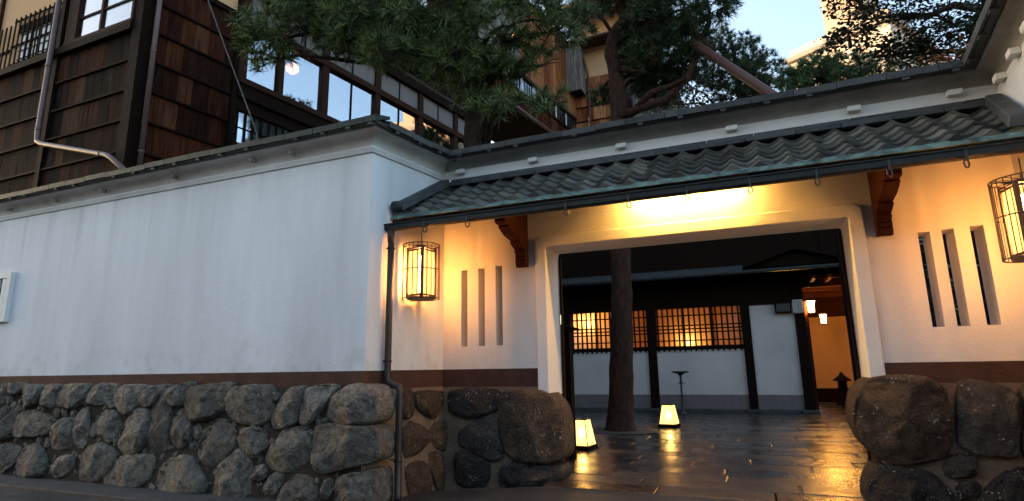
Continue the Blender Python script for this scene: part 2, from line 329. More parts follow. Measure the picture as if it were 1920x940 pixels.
# wet courtyard paving, laid stone by stone near the gate
pav = MB().add([(-9, 7.92, -.012), (6, 7.92, -.012), (6, 27, -.012), (-9, 27, -.012)], [(0, 1, 2, 3)]).obj('courtyard_paving', 'joint')
tag(pav, 'wet dark stone paving of the courtyard behind the gate', kind='structure')
rnd = random.Random(3)
y = 7.93; rows = 0
slab = {}
def slab_mesh(k):
    b = MB().box((-.5, -.5, -.06), (.5, .5, 0)).mesh('paving_stone', 'paving'); return b
pm = [bevel(slab_mesh(k), .012, 1) for k in range(1)][0]
while y < 17:
    d = rnd.uniform(.46, .62)
    x = -5.2+rnd.uniform(0, .8)
    while x < 4.6:
        L = rnd.uniform(.9, 2.1)
        z = rnd.uniform(-.002, .005)
        o = link('paving_stone', pm, pav, loc=(x+L/2, y+d/2, z), rot=(rnd.uniform(-.006, .006), rnd.uniform(-.004, .004), rnd.uniform(-.01, .01)), scale=(L-.016, d-.014, 1))
        x += L
    y += d
# far part of the courtyard: stones too small to tell apart
far = MB(); yy = y
while yy < 26.3:
    x = -8+rnd.uniform(0, .6)
    while x < 5:
        L = rnd.uniform(.7, 1.7); k = bmesh.new()
        far.box((x+.01, yy+.01, -.05), (x+L-.01, yy+.5, rnd.uniform(-.002, .004))); x += L
    yy += .52
fo = far.obj('far_paving_stones', 'paving', pav); fo['kind'] = 'stuff'
# threshold and apron stones in front of the opening
ap = MB().box((-2.72, 7.05, -.3), (2.2, 7.86, -.075)).obj('gate_apron', 'joint'); tag(ap, 'damp stone apron in front of the gate opening', kind='structure')
for (y0, y1, z0, z1, cuts) in ((7.5, 7.9, -.012, .0, (-2.72, -1.25, .1, 1.25)), (7.06, 7.49, -.055, -.035, (-2.72, -1.9, -.4, .9, 2.1))):
    for a, b in zip(cuts, cuts[1:]):
        k = MB().add([(a+.008, y0, z0), (b-.008, y0, z0), (b-.008, y1, z1), (a+.008, y1, z1), (a+.008, y0, -.3), (b-.008, y0, -.3), (b-.008, y1, -.3), (a+.008, y1, -.3)],
                     [(0, 1, 2, 3), (7, 6, 5, 4), (0, 4, 5, 1), (1, 5, 6, 2), (2, 6, 7, 3), (3, 7, 4, 0)]).obj('apron_slab', 'apron', ap); bevel(k.data, .01)
# unseen houses added across the street to cut low frontal skylight
for i, (x0, x1, h, lab) in enumerate(((-24, -9.5, 5.2, 'plain brown house across the street facing the long wall'), (-9, 3.5, 5.8, 'grey house across the street facing the gate'), (4, 18, 5.0, 'low brown house across the street at the right'))):
    t = empty('opposite_house', ((x0+x1)/2, -6, 0), lab, 'house', 'houses across the street')
    MB().box((x0, -14, -.3), (x1, -4.2, h)).obj('walls', 'opp_wall', t)
    MB().prism([(-14.5, h), (-3.6, h), (-3.6, h+.15), (-9, h+2.2), (-14.5, h+.15)], Y_, Z_, (x0-.2, 0, 0), (x1-x0+.4, 0, 0)).obj('roof', 'cap_dark', t)
    for k_ in range(4):
        for z_ in (1.1,):
            xw = x0+(x1-x0)*(k_+.5)/4; wn = MB().box((xw-.8, -4.199, z_), (xw+.8, -4.14, z_+1.5)).obj('window', 'dark_wood', t); MB().box((xw-.72, -4.139, z_+.08), (xw+.72, -4.13, z_+1.42)).obj('pane', 'farglass', wn)

# ------------------------------------------------------------------ wall line
PL = [V((-60, 6.33)), V((-4.72, 6.33)), V((-4.43, 7.9)), V((2.93, 7.9)), V((2.73, 6.2)), V((12, 6.2))]  # left end stretched far out of view to keep low sun off the street
SEGD = [(PL[i+1]-PL[i]).normalized() for i in range(5)]
SEGN = [V((d.y, -d.x)) for d in SEGD]
def miter(i):
    if i == 0: return SEGN[0]
    if i == 5: return SEGN[4]
    a, b = SEGN[i-1], SEGN[i]; return (a+b)/(1+a.dot(b))
def sweep(i, prof, name, m, parent, smooth=False):
    """closed profile of (outward offset, z) swept along wall segment i with mitred ends"""
    k = MB(); a, b = PL[i], PL[i+1]; ma, mb = miter(i), miter(i+1); n = len(prof)
    va = [(a.x+ma.x*o, a.y+ma.y*o, z) for o, z in prof]; vb = [(b.x+mb.x*o, b.y+mb.y*o, z) for o, z in prof]
    k.add(va+vb, [tuple(range(n)), tuple(range(2*n-1, n-1, -1))]+[(j, (j+1) % n, n+(j+1) % n, n+j) for j in range(n)])
    o = k.obj(name, m, parent)
    if smooth: smooth_by_angle(o, 35)
    return o
def rect(o0, o1, z0, z1): return [(o0, z0), (o1, z0), (o1, z1), (o0, z1)]
COVE = [(0, 4.64), (.006, 4.682)]+[(.012+.19*(1-math.cos(R(t))), 4.686+.112*math.sin(R(t))) for t in (15, 30, 45, 60, 75, 90)]+[(.215, 4.80), (.215, 4.825), (-.3, 4.825), (-.3, 4.64)]
WALLS = []
def wall(i, name, label, cat, lo=1.5, body=True, cap='cap'):
    mid = (PL[i]+PL[i+1])/2
    t = empty(name, (mid.x, mid.y, 0), label, cat)
    if body:
        sweep(i, rect(-.34, 0, 1.5, 4.64), 'plaster', 'plaster', t)
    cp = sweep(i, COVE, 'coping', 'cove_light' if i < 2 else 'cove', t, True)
    if i < 2: sweep(i, [(.0005, 4.525), (.028, 4.53), (.03, 4.60), (.0005, 4.61)], 'moulding', 'cove_light', cp)
    cb = sweep(i, [(.30, 4.826), (.315, 4.86), (.0, 4.965), (-.30, 4.86), (-.29, 4.826)], 'ridge_base', 'cap_dark', t)
    a, b, d, nn = PL[i], PL[i+1], SEGD[i], SEGN[i]
    L = (b-a).length; rr = random.Random(i+11); s = -.33 if i in (1, 3, 5) else 0
    e0 = .0; e1 = L
    if i == 0: e1 = L+.3
    if i == 1: e0 = -.02; e1 = L+.05
    if i == 2: e0, e1 = -.2, L+.05
    if i == 3: e0, e1 = -.1, L+.2
    s = e0
    if i == 0: s = L-11.5
    while s < e1-.05:
        l = min(rr.uniform(.42, .56), e1-s); j = rr.uniform(-.008, .008)
        F = (V((a.x+d.x*s, a.y+d.y*s, 0)), V((d.x, d.y, 0)), V((nn.x, nn.y, 0)), Z_)
        k = MB(); pr = [(.345, 4.822+j), (.352, 4.905+j), (.012, 5.005+j), (.012, 4.96+j)]
        vs = [F[0]+F[1]*u+F[2]*o+Z_*z for u in (.004, l-.004) for o, z in pr]
        k.add(vs, [(0, 1, 2, 3), (7, 6, 5, 4), (0, 4, 5, 1), (1, 5, 6, 2), (2, 6, 7, 3), (3, 7, 4, 0)])
        k.obj('cap_tile', cap, cb)
        # little supporting tile ends under the cap
        if rr.random() < .8: MB().fbox(F, (l*.3, .26, 4.79), (l*.3+.07, .335, 4.826)).obj('tile_end', 'cap_dark', cb)
        s += l
    sweep(i, [(.05, 4.99), (.06, 5.03), (0, 5.055), (-.06, 5.03), (-.05, 4.99)], 'ridge_roll', cap, t)
    return t, cp

def stone_mesh(poly, F, depth, back, seed, m, rough=1.0):
    """boulder bulging out of a wall: outline poly (u,z) in frame F, rounded, with uneven faces"""
    pts = [V(p) for p in poly]; c0 = sum(pts, V((0, 0)))/len(pts); pts = [c0+(p-c0)*1.085 for p in pts]
    for _ in range(2):                                   # round the outline
        q = []
        for i in range(len(pts)):
            a, b = pts[i], pts[(i+1) % len(pts)]; q += [a*.84+b*.16, a*.16+b*.84]
        pts = q
    per = sum((pts[(i+1) % len(pts)]-pts[i]).length for i in range(len(pts))); N = 44
    rs, acc, i, step = [], 0, 0, per/N
    cum = [0]
    for i in range(len(pts)): cum.append(cum[-1]+(pts[(i+1) % len(pts)]-pts[i]).length)
    for k in range(N):
        t = k*step; i = max(j for j in range(len(pts)) if cum[j] <= t+1e-9)
        a, b = pts[i], pts[(i+1) % len(pts)]; rs.append(a.lerp(b, (t-cum[i])/max(1e-9, cum[i+1]-cum[i])))
    c = sum(rs, V((0, 0)))/N
    size = math.sqrt(per)*.5
    rg = random.Random(seed*13+5); off = V((seed*3.17, seed*1.9, seed*.7))
    rad = per/6.28
    cuts = []                                            # flat facets hewn off the boulder
    for _ in range(rg.randint(4, 7)):
        a_ = rg.uniform(0, 6.28); s_ = rg.uniform(.35, 1.1)*depth/rad; cuts.append((V((math.cos(a_), math.sin(a_)))*s_, depth*rg.uniform(.72, 1.12)))
    rings = [(1.0, -back), (1.0, .0), (.99, .22), (.97, .40), (.935, .56), (.88, .70), (.81, .82), (.72, .91), (.61, .965), (.49, .99), (.36, 1.0), (.22, 1.01), (.1, 1.01)]
    vs = []
    o, ex, ey, ez = F
    def height(q, h):
        hh = h*depth
        for g_, d_ in cuts: hh = min(hh, max(d_-g_.dot(q-c), hh*.5))
        hh += depth*(.22*fbm(V((q.x, q.y, 0))+off, 1.3/size, 3)+.13*fbm(V((q.x, q.y, h))+off, 7, 3)+.05*fbm(V((q.x, q.y, h))+off, 22, 2))*min(1, h*1.5)*rough
        return max(hh, -.02)
    for r, h in rings:
        for p in rs:
            q = c+(p-c)*r; hh = h
            if h > 0:
                hh = height(q, h)
                q = q+(p-c).normalized()*(.022*fbm(V((p.x, p.y, h*2))+off, 5, 2)+.01*fbm(V((p.x, p.y, h*2))+off, 18, 2))
            vs.append(o+ex*q.x+ez*q.y+ey*hh)
    vs.append(o+ex*c.x+ez*c.y+ey*height(c, 1.01))
    k = MB(); nr = len(rings)
    fs = [(a*N+i, a*N+(i+1) % N, (a+1)*N+(i+1) % N, (a+1)*N+i) for a in range(nr-1) for i in range(N)]
    fs += [((nr-1)*N+i, (nr-1)*N+(i+1) % N, nr*N) for i in range(N)]
    k.add(vs, fs)
    return k
def stones(table, F, parent, m, depth=.13, big=None, seed=0):
    for i, poly in enumerate(table):
        w = max(p[0] for p in poly)-min(p[0] for p in poly); h = max(p[1] for p in poly)-min(p[1] for p in poly)
        dp, bk, mm = depth*(.7+.5*min(w, h)), .08, m
        if big and i in big: dp, bk, mm = big[i]
        stone_mesh(poly, F, dp, bk, seed+i+1, mm).obj('stone', mm, parent, True)
SL=[
[(-12.76,1.39),(-12.43,1.38),(-12.3,1.22),(-12.36,1.01),(-12.62,0.92)],
[(-12.36,1.38),(-11.9,1.39),(-11.87,1.27),(-12.09,1.18),(-12.28,1.22)],
[(-11.86,1.35),(-11.35,1.34),(-11.39,1.2),(-11.5,1.02),(-11.79,0.94),(-11.87,1.04),(-11.85,1.18)],
[(-11.38,1.29),(-11.05,1.36),(-10.82,1.32),(-10.91,1.2),(-10.87,0.98),(-11.12,1.0),(-11.34,1.08),(-11.4,1.2)],
[(-10.91,1.28),(-10.69,1.35),(-10.23,1.36),(-10.06,1.31),(-10.18,1.12),(-10.42,0.95),(-10.86,1.0),(-10.89,1.14)],
[(-10.13,1.16),(-10.01,1.29),(-9.75,1.37),(-9.41,1.33),(-9.5,1.1),(-9.68,1.03),(-10.03,1.05)],
[(-12.57,0.43),(-12.38,0.62),(-12.12,0.88),(-11.97,1.03),(-11.87,0.97),(-11.9,0.79),(-12.01,0.47),(-12.23,0.41)],
[(-11.98,0.58),(-11.91,0.81),(-11.59,0.93),(-11.2,0.87),(-10.85,0.79),(-11.01,0.54),(-11.66,0.47),(-11.94,0.49)],
[(-10.91,0.46),(-10.87,0.65),(-10.63,0.8),(-10.37,0.82),(-10.34,0.6),(-10.32,0.37),(-10.62,0.29),(-10.85,0.34)],
[(-10.35,0.79),(-10.24,0.93),(-10.08,0.99),(-10.01,0.82),(-9.96,0.51),(-10.05,0.36),(-10.27,0.37),(-10.34,0.58)],
[(-9.81,0.73),(-9.66,0.93),(-9.41,0.94),(-9.27,0.81),(-9.24,0.57),(-9.41,0.45),(-9.62,0.52),(-9.73,0.62)],
[(-12.53,0.29),(-11.98,0.36),(-11.61,0.28),(-11.81,0.01),(-12.08,-0.15),(-12.4,-0.15)],
[(-11.76,0.1),(-11.51,0.34),(-11.19,0.37),(-10.96,0.22),(-10.89,-0.07),(-11.16,-0.16),(-11.65,-0.16)],
[(-10.86,-0.07),(-10.8,0.06),(-10.53,0.22),(-10.24,0.23),(-10.22,0.04),(-10.42,-0.11),(-10.83,-0.18)],
[(-10.07,0.23),(-9.89,0.39),(-9.63,0.45),(-9.3,0.37),(-9.23,0.21),(-9.46,-0.1),(-10.01,-0.15)],
[(-9.51,1.12),(-9.4,1.29),(-9.12,1.34),(-8.71,1.32),(-8.78,1.04),(-9.1,0.88),(-9.3,0.94)],
[(-8.85,1.14),(-8.73,1.26),(-8.44,1.34),(-8.2,1.32),(-8.36,1.23),(-8.54,1.03),(-8.71,1.0),(-8.8,1.05)],
[(-8.52,1.09),(-8.39,1.25),(-8.22,1.27),(-8.15,1.03),(-8.09,0.68),(-8.09,0.41),(-8.22,0.36),(-8.5,0.43),(-8.52,0.71)],
[(-8.24,1.21),(-8.13,1.3),(-7.77,1.38),(-7.75,1.33),(-7.9,1.19),(-7.9,1.05),(-8.07,1.03),(-8.19,1.09)],
[(-7.91,1.17),(-7.76,1.3),(-7.0,1.36),(-6.94,1.3),(-7.02,1.02),(-7.26,0.87),(-7.67,0.81),(-7.74,0.92),(-7.81,1.01)],
[(-9.23,0.57),(-9.14,0.76),(-8.93,0.97),(-8.65,0.96),(-8.58,0.75),(-8.6,0.51),(-8.81,0.32),(-9.06,0.32),(-9.2,0.43)],
[(-8.07,0.8),(-7.99,0.93),(-7.86,0.99),(-7.76,0.9),(-7.66,0.75),(-7.68,0.52),(-7.83,0.42),(-8.0,0.47)],
[(-7.01,1.1),(-6.94,1.27),(-6.69,1.31),(-6.23,1.32),(-6.17,1.12),(-6.17,0.89),(-6.43,0.78),(-6.84,0.84),(-6.98,0.97)],
[(-7.55,0.51),(-7.46,0.68),(-7.26,0.83),(-7.02,0.84),(-6.8,0.69),(-6.8,0.46),(-7.0,0.27),(-7.26,0.2),(-7.46,0.32)],
[(-6.76,0.59),(-6.62,0.73),(-6.38,0.76),(-6.25,0.69),(-6.18,0.52),(-6.38,0.35),(-6.56,0.4),(-6.7,0.48)],
[(-9.49,-0.04),(-9.31,0.17),(-9.05,0.28),(-8.48,0.32),(-8.38,0.25),(-8.43,-0.0),(-8.64,-0.15),(-9.12,-0.19),(-9.47,-0.16)],
[(-8.3,0.1),(-8.09,0.26),(-7.63,0.35),(-7.47,0.18),(-7.26,0.01),(-7.29,-0.16),(-7.66,-0.22),(-8.22,-0.18)],
[(-7.11,-0.16),(-7.05,0.2),(-6.86,0.35),(-6.7,0.46),(-6.48,0.31),(-6.4,0.05),(-6.31,-0.11),(-6.61,-0.27),(-7.09,-0.3)],
[(-6.42,0.23),(-6.3,0.28),(-6.18,0.26),(-6.17,0.12),(-6.31,0.06),(-6.41,0.1)],
[(-6.13,0.89),(-6.05,1.09),(-5.88,1.28),(-5.62,1.3),(-5.65,1.12),(-5.7,0.86),(-5.9,0.75),(-6.12,0.77)],
[(-5.68,1.05),(-5.59,1.28),(-5.32,1.32),(-5.12,1.32),(-5.1,1.27),(-5.26,1.06),(-5.51,0.81),(-5.66,0.83)],
[(-5.21,1.02),(-5.11,1.2),(-4.86,1.29),(-4.61,1.32),(-4.33,1.29),(-4.19,1.18),(-4.18,0.99),(-4.3,0.86),(-4.79,0.84),(-5.09,0.86),(-5.2,0.91)],
[(-5.4,0.76),(-5.31,0.82),(-4.79,0.82),(-4.32,0.8),(-4.2,0.73),(-4.17,0.56),(-4.22,0.41),(-4.76,0.31),(-5.18,0.23),(-5.34,0.29),(-5.38,0.54)],
[(-6.22,0.34),(-6.09,0.52),(-5.9,0.73),(-5.67,0.78),(-5.48,0.66),(-5.45,0.44),(-5.56,0.22),(-5.81,0.2),(-6.07,0.24)],
[(-6.2,-0.14),(-6.17,0.07),(-6.02,0.19),(-5.88,0.18),(-5.89,0.05),(-5.98,-0.26),(-6.19,-0.27)],
[(-5.98,-0.19),(-5.86,0.03),(-5.67,0.18),(-5.42,0.17),(-5.3,0.02),(-5.26,-0.24),(-5.97,-0.29)],
[(-5.04,-0.06),(-4.97,0.17),(-4.84,0.21),(-4.24,0.29),(-4.19,0.18),(-4.17,-0.16),(-5.03,-0.22)],
[(-6.33,0.25),(-6.24,0.29),(-6.16,0.2),(-6.25,0.08),(-6.34,0.09)],
[(-5.22,0.12),(-5.1,0.18),(-5.05,0.08),(-5.1,-0.08),(-5.21,-0.07)],
]
SS=[
[(0.62,1.23),(0.84,1.23),(0.94,1.08),(0.9,0.89),(0.74,0.83),(0.63,0.91)],
[(0.94,1.01),(0.9,1.17),(1.07,1.2),(1.56,1.17),(1.56,1.0),(1.35,0.78),(1.1,0.88)],
[(0.7,0.69),(0.82,0.79),(1.05,0.72),(1.24,0.6),(1.23,0.49),(1.0,0.35),(0.76,0.32),(0.7,0.47)],
[(1.27,0.62),(1.38,0.74),(1.66,0.74),(1.83,0.68),(1.81,0.43),(1.67,0.29),(1.38,0.39),(1.26,0.52)],
[(1.21,0.32),(1.42,0.33),(1.64,0.17),(1.77,-0.04),(1.74,-0.21),(1.43,-0.23),(1.33,-0.05)],
[(0.77,0.2),(0.95,0.25),(1.18,0.2),(1.27,-0.0),(1.28,-0.26),(1.02,-0.26),(0.8,-0.14)],
]
SG=[
[(-4.28,1.02),(-4.25,1.17),(-3.98,1.23),(-3.49,1.2),(-3.44,1.13),(-3.45,0.96),(-3.8,0.81),(-4.02,0.83),(-4.25,0.88)],
[(-4.1,0.56),(-3.98,0.68),(-3.6,0.83),(-3.5,0.77),(-3.48,0.55),(-3.42,0.38),(-3.45,0.25),(-3.61,0.22),(-3.89,0.36),(-4.08,0.41)],
[(-4.17,0.28),(-4.08,0.31),(-3.89,0.29),(-3.63,0.19),(-3.63,0.01),(-3.69,-0.13),(-3.95,-0.15),(-4.15,-0.1)],
[(-3.44,0.75),(-3.4,1.13),(-3.15,1.19),(-2.74,1.15),(-2.56,0.95),(-2.52,0.7),(-2.52,0.31),(-2.77,0.23),(-3.17,0.24),(-3.37,0.38)],
[(-3.46,-0.06),(-3.4,0.16),(-3.25,0.19),(-2.96,0.19),(-2.57,0.18),(-2.55,0.06),(-2.62,-0.04),(-2.97,-0.14),(-3.34,-0.16)],
]
SR=[
[(1.04,1.02),(1.09,1.19),(1.22,1.3),(1.47,1.34),(1.76,1.32),(1.88,1.22),(1.92,1.0),(1.91,0.76),(1.82,0.51),(1.56,0.43),(1.25,0.45),(1.09,0.63),(1.03,0.82)],
[(2.05,1.21),(2.14,1.3),(2.49,1.21),(2.54,1.08),(2.51,0.79),(2.43,0.51),(2.09,0.56),(1.97,0.63)],
[(1.8,0.41),(1.86,0.51),(1.96,0.53),(2.09,0.51),(2.08,0.38),(2.04,0.29),(1.85,0.27),(1.8,0.31)],
[(1.07,0.14),(1.15,0.34),(1.29,0.37),(1.63,0.34),(1.76,0.21),(1.87,0.06),(1.81,-0.17),(1.04,-0.23)],
[(1.88,0.2),(1.92,0.25),(2.07,0.25),(2.09,0.2),(2.02,0.07),(1.89,0.06)],
[(2.01,0.05),(2.23,0.28),(2.37,0.38),(2.54,0.43),(2.63,0.3),(2.57,-0.11),(1.98,-0.15)],
[(2.58,1.18),(2.68,1.28),(2.79,1.28),(2.86,1.0),(2.68,0.57),(2.51,0.51),(2.53,0.85)],
]

# ------------------------------------------------------------------ long street wall on the left
t0, cp0 = wall(0, 'street_wall', 'long white plaster wall on a base of grey boulders along the street', 'wall', cap='cap_green')
sweep(0, rect(-.3, .008, 1.19, 1.499), 'brown_band', 'band', t0)
sb = sweep(0, [(-.3, -.4), (.10, -.4), (.06, 1.0), (.02, 1.27), (-.3, 1.27)], 'stone_base', 'mortar_grey', t0)
F0 = (V((0, 6.27, 0)), X_, -Y_, Z_)
extra = []
rr = random.Random(5)
for r_, (z0, z1) in enumerate(((-.2, .35), (.4, .85), (.9, 1.36))):      # the same wall going on beyond the left edge
    x = -12.9-.2*r_
    while x > -15.5:
        ww = rr.uniform(.4, .8); extra.append([(x-ww, z0+rr.uniform(0, .15)), (x-ww*.7, z1-.03), (x-ww*.2, z1), (x-.03, z1-rr.uniform(.05, .2)), (x-.05, z0+.1), (x-ww*.5, z0)]); x -= ww
for i in (31, 32, 36): SL[i] = [(x if x < -5 else -5+(x+5)*.70, z) for x, z in SL[i]]
n1 = len(SL)
stones(SL+extra, F0, sb, 'stone', .15, {31: (.20, .32, 'stone'), 32: (.22, .32, 'stone'), 36: (.2, .32, 'stone')})
# small wedge stones packed into the gaps
rg_ = random.Random(77); wedges = []
allp = [[V(p) for p in q] for q in SL]
def inside(p, q):
    r_ = False; j = len(q)-1
    for i in range(len(q)):
        if (q[i].y > p.y) != (q[j].y > p.y) and p.x < (q[j].x-q[i].x)*(p.y-q[i].y)/(q[j].y-q[i].y)+q[i].x: r_ = not r_
        j = i
    return r_
def dseg(p, a, b):
    t_ = max(0, min(1, (p-a).dot(b-a)/max(1e-9, (b-a).length_squared))); return (p-a-(b-a)*t_).length
for _ in range(1600):
    p = V((rg_.uniform(-12.7, -4.9), rg_.uniform(-.12, 1.2)))
    if any(inside(p, q) for q in allp): continue
    dm = min(dseg(p, q[i], q[(i+1) % len(q)]) for q in allp for i in range(len(q)))
    if dm < .04 or any((p-w_[0]).length < dm+w_[1] for w_ in wedges): continue
    wedges.append((p, dm))
for i, (p, r_) in enumerate(wedges[:70]):
    a0 = rg_.uniform(0, 6.28); el = rg_.uniform(1.0, 1.5)
    poly = [(p.x+r_*el*math.cos(a)*math.cos(a0)-r_*math.sin(a)*math.sin(a0), p.y+r_*el*math.cos(a)*math.sin(a0)+r_*math.sin(a)*math.cos(a0)) for a in (0, .9, 1.8, 2.7, 3.6, 4.5, 5.4)]
    stone_mesh(poly, F0, .055, .06, 300+i, 'stone').obj('stone', 'stone', sb, True)
for x, z in ((-14.6, 4.67), (-13.2, 4.67), (-11.76, 4.67), (-10.4, 4.67), (-8.6, 4.67), (-6.88, 4.69), (-6.1, 4.67)):
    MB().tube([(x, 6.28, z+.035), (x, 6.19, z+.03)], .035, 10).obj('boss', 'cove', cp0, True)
# small barred vent window at the left edge
vw = empty('vent_window', (-13.25, 6.3, 2.5), 'small white plaster vent window with vertical bars at the left end of the wall', 'window')
k = MB()
x0, x1, z0, z1, fw = -13.75, -12.82, 2.5, 3.44, .11
for a, b in (((x0, z0), (x0+fw, z1)), ((x1-fw, z0), (x1, z1)), ((x0+fw, z0), (x1-fw, z0+fw)), ((x0+fw, z1-fw), (x1-fw, z1))):
    k.box((a[0], 6.25, a[1]), (b[0], 6.329, b[1]))
fr = k.obj('frame', 'frame_plaster', vw)
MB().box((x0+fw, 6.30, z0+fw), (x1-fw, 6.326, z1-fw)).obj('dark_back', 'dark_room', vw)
for i in range(3):
    xb = x0+fw+.10+i*.225; bevel(MB().box((xb, 6.262, z0+fw), (xb+.125, 6.30, z1-fw)).obj('bar', 'frame_plaster', vw).data, .012, 2)

# ------------------------------------------------------------------ short return wall beside the gate
t1, cp1 = wall(1, 'return_wall', 'short white plaster return wall between street wall and gate', 'wall', cap='cap')
sweep(1, rect(-.3, .008, 1.17, 1.499), 'brown_band', 'band', t1)
sb = sweep(1, [(-.3, -.4), (.06, -.4), (.03, 1.0), (.012, 1.25), (-.3, 1.25)], 'stone_base', 'mortar', t1)
d, nn = SEGD[1], SEGN[1]
F1 = (V((PL[1].x+nn.x*.03, PL[1].y+nn.y*.03, 0)), V((d.x, d.y, 0)), V((nn.x, nn.y, 0)), Z_)
stones(SS, F1, sb, 'boulder', .12, None, 60)

# ------------------------------------------------------------------ gate
gate, cp2 = wall(2, 'gate', 'white plaster gate with wide opening and small tiled roof', 'gate', body=False, cap='cap')
def holed(x0, x1, z0, z1, y0, y1, holes, name, m, parent):
    xs = sorted({x0, x1}|{h[0] for h in holes}|{h[1] for h in holes}); zs = sorted({z0, z1}|{h[2] for h in holes}|{h[3] for h in holes})
    xs = [x for x in xs if x0 <= x <= x1]; zs = [z for z in zs if z0 <= z <= z1]
    full = lambda i, j: 0 <= i < len(xs)-1 and 0 <= j < len(zs)-1 and not any(h[0] <= (xs[i]+xs[i+1])/2 <= h[1] and h[2] <= (zs[j]+zs[j+1])/2 <= h[3] for h in holes)
    k = MB()
    for i in range(len(xs)-1):
        for j in range(len(zs)-1):
            if not full(i, j): continue
            a, b, c, e = xs[i], xs[i+1], zs[j], zs[j+1]
            k.add([(a, y0, c), (b, y0, c), (b, y0, e), (a, y0, e)], [(0, 1, 2, 3)]); k.add([(a, y1, c), (b, y1, c), (b, y1, e), (a, y1, e)], [(3, 2, 1, 0)])
            if not full(i-1, j): k.add([(a, y0, c), (a, y1, c), (a, y1, e), (a, y0, e)], [(3, 2, 1, 0)])
            if not full(i+1, j): k.add([(b, y0, c), (b, y1, c), (b, y1, e), (b, y0, e)], [(0, 1, 2, 3)])
            if not full(i, j-1): k.add([(a, y0, c), (b, y0, c), (b, y1, c), (a, y1, c)], [(3, 2, 1, 0)])
            if not full(i, j+1): k.add([(a, y0, e), (b, y0, e), (b, y1, e), (a, y1, e)], [(0, 1, 2, 3)])
    me = bpy.data.meshes.new(name); me.from_pydata(k.v, [], k.f)
    bm = bmesh.new(); bm.from_mesh(me); bmesh.ops.remove_doubles(bm, verts=bm.verts, dist=1e-5); bmesh.ops.recalc_face_normals(bm, faces=bm.faces); bm.to_mesh(me); bm.free()
    me.materials.append(M[m]); return link(name, me, parent)
OPEN = (-2.79, 1.32, -1, 3.345)
sl_l = [(-4.115, -4.005, 1.84, 3.02), (-3.82, -3.71, 1.84, 3.03), (-3.525, -3.415, 1.84, 3.04)]
sl_r = [(1.925, 2.045, 1.89, 3.0), (2.16, 2.28, 1.89, 3.01), (2.43, 2.56, 1.89, 3.02)]
holed(-4.6, 3.1, 1.5, 4.66, 7.9, 8.22, [OPEN]+sl_l+sl_r, 'plaster', 'rough_plaster', gate)
holed(-4.6, -2.87, 1.17, 1.499, 7.892, 8.2, [], 'brown_band', 'band', gate)
holed(1.40, 3.1, 1.2, 1.499, 7.892, 8.2, [], 'brown_band', 'band', gate)
# raised frame round the opening with rounded outer corners and a deep reveal
def arch_path(x0, x1, z0, z1, r, n=6):
    p = [(x0, z0), (x0, z1-r)]
    p += [(x0+r-r*math.cos(R(90*t/n)), z1-r+r*math.sin(R(90*t/n))) for t in range(1, n+1)]
    p += [(x1-r+r*math.sin(R(90*t/n)), z1-r+r*math.cos(R(90*t/n))) for t in range(0, n+1)]
    return p+[(x1, z0)]
ou = arch_path(-2.865, 1.395, 1.12, 3.425, .10); inn = arch_path(-2.70, 1.235, 1.12, 3.262, .035)
k = MB(); n = len(ou)
yf, yb_ = 7.862, 8.5
vs = [(x, yf+.012, z) for x, z in ou]+[(x, yf, z) for x, z in [((a[0]*.92+b[0]*.08), (a[1]*.92+b[1]*.08)) for a, b in zip(ou, inn)]]+[(x, yf, z) for x, z in [((a[0]*.06+b[0]*.94), (a[1]*.06+b[1]*.94)) for a, b in zip(ou, inn)]]+[(x, yf+.012, z) for x, z in inn]+[(x, yb_, z) for x, z in inn]+[(x, yb_, z) for x, z in ou]
for a in range(5):
    k.add([], []);
fs = [(a*n+i, a*n+i+1, (a+1)*n+i+1, (a+1)*n+i) for a in range(5) for i in range(n-1)]+[(5*n+i, 5*n+i+1, i+1, i) for i in range(n-1)]
fs += [tuple(a*n for a in range(6)), tuple(a*n+n-1 for a in range(5, -1, -1))]
k.add(vs, fs); o = k.obj('opening_frame', 'frame_plaster', gate); smooth_by_angle(o, 18)
holed(-2.86, -2.685, -.3, 1.119, 7.93, 8.5, [], 'reveal_base', 'band', gate)
holed(1.22, 1.39, -.3, 1.119, 8.02, 8.5, [], 'reveal_base', 'band', gate)
MB().box((-2.68, 8.46, 0), (-2.655, 8.52, 3.2)).obj('door_track', 'frame_wood', gate)
MB().box((1.195, 8.46, 0), (1.22, 8.52, 3.2)).obj('door_track', 'frame_wood', gate)
k = MB().add([(-4.6, 7.84, -.4), (-2.72, 7.84, -.4), (-2.72, 7.885, 1.24), (-4.6, 7.885, 1.24), (-4.6, 8.2, -.4), (-2.72, 8.2, -.4), (-2.72, 8.2, 1.24), (-4.6, 8.2, 1.24)], [(0, 1, 2, 3), (7, 6, 5, 4), (0, 4, 5, 1), (1, 5, 6, 2), (2, 6, 7, 3), (3, 7, 4, 0)])
sbl = k.obj('stone_base', 'mortar', gate)
k = MB().add([(1.26, 7.80, -.4), (3.1, 7.80, -.4), (3.1, 7.885, 1.27), (1.26, 7.885, 1.27), (1.26, 8.2, -.4), (3.1, 8.2, -.4), (3.1, 8.2, 1.27), (1.26, 8.2, 1.27)], [(0, 1, 2, 3), (7, 6, 5, 4), (0, 4, 5, 1), (1, 5, 6, 2), (2, 6, 7, 3), (3, 7, 4, 0)])
sbr = k.obj('stone_base', 'mortar', gate)
stones(SG, (V((0, 7.845, 0)), X_, -Y_, Z_), sbl, 'stone_dark', .12, {3: (.2, .45, 'boulder'), 4: (.24, .4, 'stone_dark')}, 80)
stones(SR, (V((0, 7.83, 0)), X_, -Y_, Z_), sbr, 'stone_dark', .14, {0: (.30, .5, 'boulder'), 1: (.17, .1, 'stone_dark'), 3: (.24, .4, 'stone_dark')}, 100)
